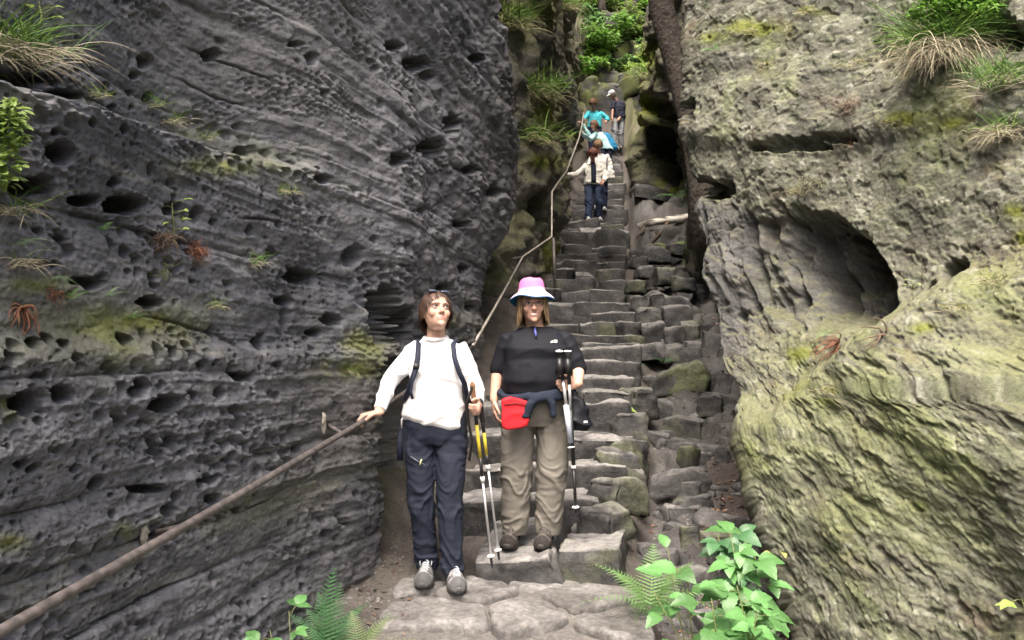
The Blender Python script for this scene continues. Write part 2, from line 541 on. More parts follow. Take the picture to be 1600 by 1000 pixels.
def left_wall():
    cols = 1.0 / np.linspace(1 / 1.75, 1 / 12.5, 690)
    cols = np.concatenate([np.linspace(-11, -4.4, 8), np.linspace(-4, 1.7, 22), cols])  # coarse unseen wall added behind the camera to block low sky light
    r_in = np.linspace(-.47, .50, 720)
    rows = np.concatenate([np.linspace(-1.2, -.48, 12), r_in, np.linspace(.52, 1.9, 22)])
    Yc = np.repeat(cols[None, :], len(rows), 0)
    ye_ref = np.maximum(np.minimum(Yc, 10.5), 2.2)
    Z = CAM.z + rows[:, None] * ye_ref
    Yend = np.interp(Z, [-1, .3, 1.2, 1.9, 2.4, 2.9, 3.4, 3.9, 4.4, 5.2, 7, 20], [7.6, 7.7, 8.1, 8.5, 8.7, 9.6, 10.3, 10.2, 9.4, 8.5, 8.2, 8.2])
    k = .18
    Yw = Yend - k * np.logaddexp(0, (Yend - Yc) / k)
    over = Yc - Yw
    X = -1.77 + .19 * Yw - over * 1.05
    Yw = Yw + .25 * np.maximum(over, 0)
    P = np.stack([X, Yw, Z], -1)
    N = grid_normals(P)
    if N[300, 300, 0] < 0: N = -N; flip = True
    else: flip = False
    s = Yc * 1.018
    PX, PY = project(P)
    o = 0 * s
    warp = .022 * fbm(s * .6, Z * .6, o, 2) + .008 * fbm(s * 4, Z * 4, o, 2)
    zz = Z + warp
    # ---- beds
    rg = np.random.default_rng(11)
    b = [-1.3]
    while b[-1] < 24: b.append(b[-1] + rg.choice([.07, .12, .18, .26, .36, .5]) * rg.uniform(.8, 1.2))
    b = np.array(b)
    idx = np.clip(np.searchsorted(b, zz) - 1, 0, len(b) - 2)
    f = (zz - b[idx]) / (b[idx + 1] - b[idx])
    hbed = b[idx + 1] - b[idx]
    off = rg.uniform(-1, 1, len(b))
    bulge = 1 - np.abs(2 * f - 1) ** 5
    gm = np.clip(.45 + .9 * fbm(s * 1.1, idx * 7.7, o, 2), 0, 1)
    d = .022 * off[idx] * np.clip(.5 + fbm(s * .8, idx * 3.1, o + 5, 2), 0, 1) * bulge + .032 * (bulge - 1) * gm * np.minimum(hbed / .2, 1)
    # ---- masses
    d = d + .10 * fbm(s * .5, Z * .7, o + 2, 2)
    near = 1 - sstep(4.2, 5.2, Yc)
    led = sstep(2.04, 2.10, zz - .10 * (Yc - 2.4)) * (1 - sstep(3.4, 4.6, Yc))
    d = d - .30 * led
    d = d - .055 * sstep(1.27, 1.37, zz) * (1 - sstep(4.9, 5.4, Yc))
    low = (1 - sstep(1.20, 1.30, zz))
    d = d - (.40 - .34 * sstep(5.5, 6.6, Yc)) * low * sstep(4.95, 5.12, Yc + .12 * fbm(s * 2, Z * 2, o + 9, 2)) - .03 * near * sstep(-.1, .3, Z)
    # ---- strands of cross bedding and chisel marks
    d = d + .006 * ridged(s * 1.2, zz * 9, o + 1, 3)
    crack = np.abs(pnoise(s * .55 + 3, zz * 3.2, o + 21)); d = d - .026 * sstep(.03, .0, crack) * sstep(.15, .45, pnoise(s * 1.7, Z * 2, o + 22))
    strata = pnoise(s * .35, zz * 26, o + 23); d = d + .007 * sstep(.1, .35, strata) * np.clip(.6 + fbm(s * .9, Z * 1.4, o + 24, 2), 0, 1)
    rough = sstep(4.6, 6, Yc)
    d = d + (.009 + .012 * rough) * fbm(s * 3.2, Z * 5.5, o + 4, 3)
    flake = fbm(s * 2.2 + Z * 2.8, Z * 6 - s * 1.5, o + 8, 3)
    d = d + (.004 + .012 * rough) * np.abs(flake) * 2
    d = d + .006 * fbm(s * 14, Z * 20, o, 3) + .004 * fbm(s * 45, Z * 55, o + 3, 2)
    # ---- hollows
    D = np.zeros_like(d)
    wob = .30 * fbm(s * 9, Z * 9, o + 6, 2) + .22 * fbm(s * 26, Z * 26, o + 26, 2)
    big = [(125, 55, 22, 18, .18), (170, 62, 30, 18, .2), (192, 66, 14, 10, .1), (224, 76, 16, 15, .16), (175, 118, 60, 20, .3), (232, 140, 34, 11, .2), (292, 182, 22, 20, .22),
           (58, 216, 22, 17, .18), (107, 206, 9, 7, .08), (120, 238, 24, 20, .18), (210, 285, 14, 11, .13), (85, 292, 34, 20, .2), (305, 125, 7, 7, .08), (316, 139, 6, 7, .08),
           (345, 137, 6, 7, .08), (371, 143, 6, 9, .08), (314, 159, 6, 6, .07), (345, 159, 5, 5, .07), (360, 88, 11, 14, .1), (347, 108, 8, 8, .08), (435, 80, 10, 12, .1), (190, 95, 12, 7, .08),
           (165, 312, 26, 11, .16), (235, 318, 36, 20, .24), (310, 324, 13, 14, .14), (345, 335, 9, 15, .14), (370, 346, 5, 6, .07), (420, 361, 6, 12, .1), (131, 373, 11, 9, .1), (182, 441, 22, 13, .17),
           (152, 438, 11, 9, .1), (272, 472, 26, 12, .18), (95, 414, 10, 7, .08), (115, 413, 8, 7, .07), (450, 396, 8, 10, .09), (75, 537, 15, 13, .13), (98, 531, 11, 12, .13), (121, 538, 11, 9, .09), (33, 561, 14, 14, .13),
           (185, 571, 8, 9, .1), (131, 559, 11, 8, .09), (222, 531, 13, 12, .15), (265, 553, 9, 18, .12), (293, 551, 12, 14, .12), (315, 541, 8, 10, .1), (430, 537, 10, 15, .14), (60, 100, 14, 9, .1),
           (57, 632, 20, 25, .24), (110, 617, 22, 18, .12), (236, 606, 14, 19, .16), (280, 634, 27, 17, .16), (358, 615, 8, 11, .13), (262, 709, 9, 22, .2), (288, 691, 10, 11, .13), (200, 661, 12, 13, .13),
           (370, 716, 5, 12, .1), (342, 752, 8, 8, .1), (347, 781, 12, 10, .13), (327, 757, 6, 8, .08), (389, 799, 8, 8, .12), (170, 756, 14, 13, .12), (280, 800, 14, 12, .13), (376, 640, 9, 7, .08), (318, 620, 7, 8, .07),
           (342, 817, 9, 7, .1), (361, 812, 7, 8, .1), (410, 772, 5, 6, .08), (45, 726, 10, 10, .1), (131, 733, 11, 9, .1), (240, 660, 9, 9, .08), (395, 590, 16, 10, .12), (382, 660, 8, 14, .08), (250, 765, 26, 8, .1),
           (508, 66, 9, 6, .12), (521, 90, 6, 12, .12), (530, 144, 5, 6, .1), (628, 72, 16, 10, .2), (662, 100, 22, 14, .2), (680, 118, 14, 10, .2), (744, 92, 9, 9, .15), (712, 190, 16, 13, .25), (705, 205, 12, 9, .2), (668, 234, 22, 18, .25),
           (735, 265, 16, 9, .25), (522, 280, 12, 9, .12), (496, 432, 24, 17, .26), (462, 238, 8, 12, .12), (780, 30, 12, 16, .25), (592, 492, 20, 56, .42), (622, 515, 16, 34, .30), (560, 400, 12, 20, .14), (470, 470, 14, 10, .12),
           (505, 520, 10, 8, .1), (470, 500, 8, 20, .1), (530, 500, 14, 12, .12), (615, 250, 14, 12, .15), (690, 450, 12, 9, .12), (730, 420, 10, 8, .15), (735, 480, 8, 9, .15), (770, 300, 10, 10, .2), (650, 330, 14, 7, .15), (720, 350, 12, 7, .15)]
    for (x, y, w, h, dep) in big:
        carve(D, PX, PY, x, y, w, h, dep, wob=wob)
    rg = np.random.default_rng(21)

    def pits(n, y0, y1, z0, z1, r0, r1, asp=1.0, dm=1.3):
        ys = 1 / rg.uniform(1 / y1, 1 / y0, n); zs = z0 + (z1 - z0) * rg.uniform(0, 1, n)
        cl = fbm(ys * 1.4, zs * 2.2, zs * 0 + 3, 2)
        for yc, zc, c in zip(ys, zs, cl):
            if c < rg.uniform(-.5, .35): continue
            r = r0 * (r1 / r0) ** (rg.uniform() ** 1.7) * (yc / 3.2) ** .6
            i0, i1 = np.searchsorted(cols, [yc - 1.7 * r, yc + 1.7 * r])
            if i1 - i0 < 2: continue
            rr0, rr1 = (zc - 1.7 * r - CAM.z) / yc, (zc + 1.7 * r - CAM.z) / yc
            j0, j1 = np.searchsorted(rows, [min(rr0, rr1) - .012, max(rr0, rr1) + .012])
            if j1 - j0 < 2: continue
            sl = (slice(j0, j1), slice(i0, i1))
            an = rg.uniform(-.5, .5)
            ds = (Yc[sl] - yc) / (r * rg.uniform(.8, 1.25)); dz = (Z[sl] - zc) / (r * asp * rg.uniform(.65, 1.15))
            ds, dz = ds * math.cos(an) - dz * math.sin(an), ds * math.sin(an) + dz * math.cos(an)
            dz = np.where(dz < 0, dz * 1.25, dz)
            q = np.sqrt(ds * ds + dz * dz) + wob[sl] * .9
            D[sl] = np.maximum(D[sl], r * dm * rg.uniform(.6, 1.3) * sstep(1.02, .6, q))
    pits(1500, 1.8, 5.2, -.2, 1.3, .006, .034, dm=1.7)
    pits(800, 1.8, 5.4, 1.3, 2.4, .006, .030, dm=1.7)
    pits(600, 2.2, 7, 1.6, 4.2, .005, .024, asp=1.3, dm=1.5)
    pits(160, 5, 9.8, 1.1, 4.6, .010, .035, asp=.7, dm=1.0)
    pits(1500, 1.8, 5.0, -.2, 1.35, .004, .012)
    # honeycomb patches: packed small cells
    def worley(u, v):
        iu = np.floor(u).astype(np.int32); iv = np.floor(v).astype(np.int32); best = np.full(u.shape, 9.0, np.float32)
        for a_ in (-1, 0, 1):
            for b_ in (-1, 0, 1):
                h_ = _perm[(_perm[(iu + a_) & 255] + iv + b_) & 255]
                px_ = iu + a_ + .15 + .7 * _perm[h_] / 255.0; py_ = iv + b_ + .15 + .7 * _perm[h_ + 256] / 255.0
                best = np.minimum(best, (u - px_) ** 2 + (v - py_) ** 2)
        return np.sqrt(best)
    sc_ = np.clip(Yc / 3, .8, 2.2)
    hm = sstep(.12, .5, fbm(s * 1.3, Z * 3.5, o + 27, 3)) * (1 - .5 * rough)
    w1 = worley(s * 24 + .4 * wob, Z * 30)
    w2 = worley(s * 11 + .6 * wob + 7, Z * 15)
    D = np.maximum(D, .016 * sstep(.46, .22, w1) * hm + .030 * sstep(.42, .24, w2) * sstep(.22, .5, fbm(s * 1.1 + 9, Z * 3, o + 28, 3)))
    d = d - D
    P2 = P + N * d[..., None]
    # ---- colours
    c1 = fbm(s * .9, Z * 1.6, o + 12, 4); c2 = fbm(s * 7, Z * 12, o + 13, 3); c3 = fbm(s * .5, Z * .5, o + 14, 2)
    col = lerp3((.070, .073, .087), (.165, .170, .192), np.clip(.5 + .55 * c1 + .4 * c2, 0, 1))
    col = lerp3(col, (.15, .142, .125), np.clip(.3 * sstep(.0, .6, c3 + .4 * c2) + .45 * rough * sstep(-.3, .5, c1), 0, .8))
    streak = sstep(.25, .7, fbm(s * 2.2, Z * 16, o + 15, 3))
    col = lerp3(col, (.23, .23, .225), streak * .5)
    col = lerp3(col, (.235, .234, .24), .6 * sstep(3.6, 5.5, Yc) * sstep(1.6, 2.4, Z) * np.clip(.7 + .6 * c1, 0, 1))  # upper far face paler: light from above painted into the colour
    patina = sstep(.15, .6, fbm(s * 1.1, Z * 1.3, o + 16, 3))
    col = lerp3(col, (.075, .077, .088), patina * .55)
    col = lerp3(col, (.145, .136, .122), .5 * low * sstep(3.2, 4.6, Yc) * np.clip(.7 + .7 * c1, 0, 1))
    band = np.exp(-((zz - 1.36) / .10) ** 2) * (1 - sstep(4.8, 5.8, Yc)) + np.exp(-((zz - 2.1 - .10 * (Yc - 2.4)) / .12) ** 2) * (1 - sstep(3.2, 4.4, Yc)) + .5 * np.exp(-((zz - .62) / .08) ** 2)
    green = np.clip(band * sstep(-.35, .45, c1 + .5 * c2), 0, 1)
    col = lerp3(col, (.155, .160, .095), green * .75)
    moss = sstep(.45, .75, c1 + .3 * c2) * np.clip(band + .15, 0, 1)
    col = lerp3(col, (.13, .15, .035), moss * .6)
    for (x, y, w, h) in [(545, 578, 38, 16), (250, 500, 60, 16), (95, 445, 50, 16), (380, 258, 60, 14), (20, 640, 25, 18), (30, 850, 25, 14), (215, 830, 18, 12), (690, 500, 22, 14), (812, 385, 10, 40)]:
        q = ((PX - x) / w) ** 2 + ((PY - y) / h) ** 2
        col = lerp3(col, (.15, .165, .045), np.clip(.75 * np.exp(-q) * (1 + c2), 0, .85))
    rt = empty('rock_wall', (-1.6, 3.0, -.3))
    tag(rt, 'tall dark grey sandstone wall full of weathered pits along the handrail', 'rock wall')
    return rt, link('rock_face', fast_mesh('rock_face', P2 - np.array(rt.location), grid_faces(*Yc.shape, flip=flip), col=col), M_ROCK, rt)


LW, LWF = left_wall()


# ------------------------------------------------------------------ right rock wall (big lichen boulder)
def smooth_cols(A, n):
    for _ in range(n):
        B = A.copy(); B[:, 1:-1] = .25 * A[:, :-2] + .5 * A[:, 1:-1] + .25 * A[:, 2:]
        A = B
    return A


def right_wall():
    # plan polyline at each height, far side first
    ts = np.concatenate([np.linspace(0, 1, 60, endpoint=False), np.linspace(1, 2, 540), np.linspace(2, 3, 60)[1:], np.linspace(3, 4, 14)[1:]])
    rows = np.concatenate([np.linspace(-1.0, -.41, 12), np.linspace(-.40, .50, 640), np.linspace(.52, 1.7, 22)])
    nr, nc = len(rows), len(ts)
    X = np.zeros((nr, nc)); Y = np.zeros((nr, nc)); Z = np.zeros((nr, nc))
    T = np.repeat(ts[None, :], nr, 0); R = np.repeat(rows[:, None], nc, 1)
    yref = np.interp(ts, [0, 1, 2, 3, 4], [6.8, 5.4, 3.3, 2.2, 2.2])
    Z = CAM.z + R * yref[None, :]
    zk = [-2, -.3, .4, .85, 1.05, 1.27, 1.7, 2.27, 3.0, 3.9, 6, 12]
    ex = np.interp(Z, zk, [1.85, 1.70, 1.55, 1.44, 1.36, 1.29, 1.27, 1.26, 1.235, 1.25, 1.4, 1.8])
    ey = np.interp(Z, zk, [4.3, 4.4, 4.7, 4.95, 5.2, 5.4, 5.6, 5.8, 5.9, 6.0, 6.2, 6.6])
    # front face runs to (2.35, 3.15), with lean-back above
    fx = 2.35 + .28 * np.maximum(Z - 1.1, 0); fy = 3.15 + .28 * np.maximum(Z - 1.1, 0)
    t1 = np.clip(T, 0, 1)
    Xa = ex + 1.1 * (1 - t1); Ya = ey + 2.2 * (1 - t1)
    # screen-even spacing between edge and fx
    u = np.clip(T - 1, 0, 1)
    Xb = ex + (fx - ex) * u; Yb = ey + (fy - ey) * u
    u2 = np.clip(T - 2, 0, 1); u3 = np.clip(T - 3, 0, 1)
    Xc = fx + .9 * u2 + .6 * u3; Yc_ = fy - 1.6 * u2 - 12 * u3  # last run lies unseen behind the camera, extended to cut frontal sky light
    X = np.where(T < 1, Xa, np.where(T < 2, Xb, Xc)); Y = np.where(T < 1, Ya, np.where(T < 2, Yb, Yc_))
    X = smooth_cols(X, 60); Y = smooth_cols(Y, 60)
    P = np.stack([X, Y, Z], -1)
    N = grid_normals(P); flip = False
    if N[300, 300, 1] > 0: N = -N; flip = True
    PX, PY = project(P)
    seg = np.sqrt(np.diff(X, axis=1) ** 2 + np.diff(Y, axis=1) ** 2)
    s = np.concatenate([np.zeros((nr, 1)), np.cumsum(seg, 1)], 1)
    o = 0 * s
    warp = fbm(s * .8, Z * .8, o + 31, 3)
    d = .09 * fbm(s * .9, Z * .9, o + 32, 2) + .03 * fbm(s * 2.4, Z * 2.4, o + 33, 3)
    d = d + .004 * ridged(s * 1.2 + Z * .3, Z * 3.4 + .4 * warp, o + 34, 3)
    d = d + .009 * fbm(s * 8, Z * 8, o + 35, 4) + .0055 * fbm(s * 22, Z * 26, o + 36, 3) + .0028 * fbm(s * 60, Z * 60, o + 37, 2)
    flake = np.clip(fbm(s * 5, Z * 5, o + 38, 4), 0, 1)
    d = d + .010 * sstep(.12, .2, flake) - .014 * sstep(.3, .5, np.clip(fbm(s * 8 + 3, Z * 8, o + 44, 3), 0, 1))
    # lower mass stands out under a slanting rim
    rim = np.interp(PX, [1060, 1130, 1160, 1230, 1330, 1400, 1440, 1520, 1570, 1620, 1760], [760, 700, 650, 640, 560, 505, 470, 440, 425, 415, 400])
    below = sstep(-60, 34, PY - rim + 9 * fbm(s * 2.5, Z * 2.5, o + 39, 3))
    d = d + .20 * below - .04
    tilt = np.clip((PY - rim) / 260, 0, 1)
    d = d + .10 * tilt * below
    # upper overhang lip at y 180-230
    ul = np.interp(PX, [1060, 1150, 1300, 1420, 1500, 1600, 1760], [215, 205, 215, 190, 175, 190, 200])
    d = d + .06 * (1 - sstep(-10, 30, PY - ul + 14 * warp)) - .03
    # hollows
    D = np.zeros_like(d)
    wob = .35 * fbm(s * 8, Z * 8, o + 40, 2) + .2 * fbm(s * 20, Z * 20, o + 46, 2)
    top = np.interp(PX, [1090, 1130, 1160, 1220, 1290, 1335, 1366, 1390, 1400], [362, 342, 322, 312, 322, 356, 410, 478, 620]) + 14 * wob * 2
    bot = np.interp(PX, [1090, 1200, 1300, 1400], [520, 505, 500, 500])
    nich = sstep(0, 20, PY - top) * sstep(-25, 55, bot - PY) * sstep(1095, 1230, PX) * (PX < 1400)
    D = np.maximum(D, (.22 + .42 * sstep(1170, 1360, PX) + .13 * fbm(s * 4, Z * 4, o + 45, 3)) * nich)
    rib = ridged(s * 7, Z * 1.6, o + 41, 2)
    d = d + .055 * rib * sstep(.02, .5, nich)
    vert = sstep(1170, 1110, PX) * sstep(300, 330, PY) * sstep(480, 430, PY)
    d = d + .03 * ridged(s * 8, Z * 2.2, o + 42, 3) * vert
    for (x, y, w, h, dep) in [(1250, 224, 46, 11, .10), (1205, 232, 34, 9, .09), (1300, 214, 30, 8, .08), (1478, 418, 30, 22, .28), (1440, 440, 14, 14, .1), (1105, 295, 34, 20, .2), (1085, 180, 12, 26, .15), (1150, 480, 9, 10, .08), (1136, 490, 7, 10, .08),
                              (1130, 600, 8, 14, .08), (1560, 60, 60, 34, .30)]:
        carve(D, PX, PY, x, y, w, h, dep, wob=wob)
    d = d - D
    P2 = P + N * d[..., None]
    N2 = grid_normals(P2) * (-1 if flip else 1)
    # colours
    c1 = fbm(s * 1.1, Z * 1.3, o + 51, 4); c2 = fbm(s * 6, Z * 7, o + 52, 4); c3 = fbm(s * .7, Z * .8, o + 53, 3); c4 = fbm(s * 18, Z * 22, o + 54, 3)
    col = lerp3((.115, .112, .090), (.225, .222, .175), np.clip(.5 + .5 * c1 + .35 * c2, 0, 1))
    col = lerp3(col, (.285, .295, .215), np.clip(below * sstep(-.4, .5, c3 + .4 * c2) * .7, 0, 1))
    col = lerp3(col, (.36, .365, .29), np.clip(sstep(.25, .7, c2 + .4 * c4) * (.3 + .4 * below), 0, 1))
    col = lerp3(col, (.14, .105, .075), sstep(.25, .6, fbm(s * 2.3, Z * 2.6, o + 55, 4)) * .6)
    col = lerp3(col, (.185, .215, .085), sstep(.1, .6, fbm(s * 1.7, Z * 1.5, o + 56, 4)) * .6)
    col = lerp3(col, (.12, .135, .085), sstep(.1, .4, fbm(s * 11, Z * 13, o + 58, 4)) * .5)
    col = lerp3(col, (.42, .42, .36), sstep(.35, .5, fbm(s * 15, Z * 24, o + 59, 3)) * .5)
    col = lerp3(col, (.065, .064, .058), sstep(.15, .5, fbm(s * 3.3, Z * 4.2, o + 57, 4)) * .6)
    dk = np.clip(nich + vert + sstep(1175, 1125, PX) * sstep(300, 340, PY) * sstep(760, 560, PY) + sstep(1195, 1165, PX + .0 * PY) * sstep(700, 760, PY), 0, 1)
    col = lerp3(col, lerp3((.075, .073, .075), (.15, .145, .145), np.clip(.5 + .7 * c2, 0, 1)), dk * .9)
    for (x, y, w, h, a) in [(1420, 70, 50, 22, 1), (1180, 45, 45, 14, 1.2), (1130, 65, 25, 10, 1), (1270, 15, 18, 6, 1.2), (1420, 185, 35, 12, 1.2), (1480, 190, 35, 10, 1), (1580, 330, 22, 14, 1.4), (1590, 365, 16, 10, 1.4), (1275, 610, 30, 16, 1.4), (1250, 625, 22, 8, 1.2), (1330, 632, 22, 7, 1.4),
                            (1480, 530, 26, 10, 1), (1230, 545, 40, 20, .7), (1180, 780, 25, 30, .8), (1220, 700, 50, 40, .5), (1490, 785, 30, 8, 1), (1320, 700, 20, 8, .6)]:
        q = ((PX - x) / w) ** 2 + ((PY - y) / h) ** 2
        col = lerp3(col, (.165, .185, .03), np.clip(a * np.exp(-q * 1.2) * (.9 + 1.1 * c2), 0, .9))
    col = col * (.78 + .06 * below[..., None]) * np.array((.95, .98, .98))
    col = lerp3(col, (.175, .195, .095), np.clip(below * .5 * sstep(-.4, .4, c3 + .4 * c2), 0, 1))
    col = lerp3(col, (.095, .092, .075), .55 * sstep(.1, .5, fbm(s * 2.6 + 4, Z * 4.5, o + 47, 4)))
    # dry earth and moss where the rock turns up
    upm = sstep(.45, .8, N2[..., 2])
    col = lerp3(col, (.13, .135, .06), upm * .5)
    rt = empty('boulder', (2.0, 4.0, -.4))
    tag(rt, 'huge lichen-covered yellow-green sandstone boulder with arched hollow, edging the gully', 'boulder')
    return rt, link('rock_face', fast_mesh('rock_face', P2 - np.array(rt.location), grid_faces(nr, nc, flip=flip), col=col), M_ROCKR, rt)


RW, RWF = right_wall()


# ------------------------------------------------------------------ rear walls of the gorge
def rear_wall(name, label, plan, seed, side, lean=0.0, holes=(), cols=(), nrow=330, mossy=.6, z0=-.5, ztop=18, cave=0, colour=((.105, .10, .09), (.20, .19, .165))):
    plan = np.array(plan, float)
    seg = np.concatenate([[0], np.cumsum(np.hypot(*np.diff(plan, axis=0).T))])
    n = 300
    sp = np.linspace(0, seg[-1], n)
    xs = np.interp(sp, seg, plan[:, 0]); ys = np.interp(sp, seg, plan[:, 1])
    for _ in range(6):
        xs[1:-1] = .25 * xs[:-2] + .5 * xs[1:-1] + .25 * xs[2:]; ys[1:-1] = .25 * ys[:-2] + .5 * ys[1:-1] + .25 * ys[2:]
    zr = np.concatenate([np.linspace(z0, 11.5, nrow), np.linspace(11.8, ztop, 14)])
    Z = np.repeat(zr[:, None], n, 1); X = np.repeat(xs[None], len(zr), 0); Y = np.repeat(ys[None], len(zr), 0)
    base = pz(Y)
    X = X + lean * np.maximum(Z - base - .5, 0)
    if cave: X = X + cave * (1 - sstep(1.6, 2.3, Z - base + .25 * np.sin(Y * 2.1))) * sstep(13.5, 14.5, Y) * (1 - sstep(19.0, 20.0, Y))
    P = np.stack([X, Y, Z], -1)
    N = grid_normals(P); flip = False
    if N[150, 150, 0] * side < 0: N = -N; flip = True
    s = np.repeat(sp[None], len(zr), 0); o = 0 * s + seed
    PX, PY = project(P)
    warp = fbm(s * .5, Z * .5, o, 3)
    d = .18 * fbm(s * .55, Z * .6, o + 1, 3) + .08 * ridged(s * .7, Z * 1.5 + .6 * warp, o + 2, 3)
    d = d + .09 * fbm(s * 2.4, Z * 2.8, o + 3, 4) + .03 * fbm(s * 9, Z * 9, o + 4, 3) + .07 * ridged(s * 2.6 + Z * .8, Z * .8, o + 8, 2)
    st = np.floor(Z * .8 + .5 * warp)
    d = d + .12 * np.sin(st * 2.7 + seed)
    D = np.zeros_like(d); wob = .25 * fbm(s * 3, Z * 3, o + 5, 2)
    for h in holes: carve(D, PX, PY, *h, wob=wob)
    P2 = P + N * (d - D)[..., None]
    N2 = grid_normals(P2) * (-1 if flip else 1)
    c1 = fbm(s * .9, Z * .9, o + 6, 4); c2 = fbm(s * 5, Z * 5, o + 7, 3)
    col = lerp3(colour[0], colour[1], np.clip(.5 + .5 * c1 + .4 * c2, 0, 1))
    m = np.clip(sstep(.12, .55, N2[..., 2] + .3 * c1) + sstep(.1, .6, c1), 0, 1) * mossy
    col = lerp3(col, (.13, .14, .055), m)
    for (x, y, w, h, a) in cols:
        q = ((PX - x) / w) ** 2 + ((PY - y) / h) ** 2
        col = lerp3(col, (.19, .215, .04), np.clip(a * np.exp(-q) * (1 + c2), 0, .9))
    base = Vector((plan[len(plan) // 2][0], plan[len(plan) // 2][1], 0))
    rt = empty(name, base)
    tag(rt, label, 'rock wall')
    return rt, link('rock_face', fast_mesh('rock_face', P2 - np.array(base), grid_faces(len(zr), n, flip=flip), col=col), M_FAR, rt)


RL, RLF = rear_wall('mossy_rock_wall', 'mossy brown rock wall with grassy ledges beside the upper handrail',
                    [(-2.2, 10.5), (-1.0, 10.9), (-.25, 11.2), (.30, 12.0), (.52, 13.2), (.72, 15.5), (1.0, 18.5), (1.35, 21.5), (1.75, 24), (2.1, 28)], 61, 1, lean=-.06,
                    holes=[(830, 330, 14, 40, .5), (880, 310, 10, 36, .6), (905, 60, 6, 60, .7), (880, 60, 8, 26, .4), (855, 220, 8, 30, .3)],
                    cols=[(830, 180, 22, 30, 1.1), (830, 255, 24, 12, 1.2), (800, 30, 22, 18, .8), (815, 20, 30, 20, .7), (852, 400, 14, 30, .9), (866, 430, 12, 26, .8), (900, 240, 8, 30, .6)])
RR, RRF = rear_wall('leaning_rock_wall', 'dark leaning rock wall with mossy edge and black cave opposite the descending hikers',
                    [(3.4, 5.9), (2.75, 7.0), (2.6, 9), (2.75, 11.5), (3.1, 14), (2.95, 15.8), (2.85, 17.5), (2.85, 19.3), (3.35, 21), (3.9, 23), (4.6, 28)], 83, -1, lean=.17,
                    holes=[(1040, 205, 26, 60, 1.1), (1050, 270, 18, 30, .8), (1025, 170, 14, 24, .6)],
                    cols=[(1050, 300, 20, 30, 1.2), (1005, 170, 12, 40, 1.3), (1025, 95, 20, 26, 1.3), (990, 215, 8, 36, 1)], mossy=.5, cave=.9, colour=((.085, .082, .075), (.17, .16, .14)))


# ray onto a built rock face, so that plants root in it
_dg = None


def on_rock(obj, px, py, off=.0):
    d = (at(px, py, 10.0) - CAM).normalized()
    mw = obj.matrix_world
    loc = Vector(obj.location) + (Vector(obj.parent.location) if obj.parent else Vector((0, 0, 0)))
    ok, hit, nrm, _ = obj.ray_cast(CAM - loc, d)
    if not ok: return at(px, py, 5.0)
    return hit + loc - d * off


bpy.context.view_layer.update()



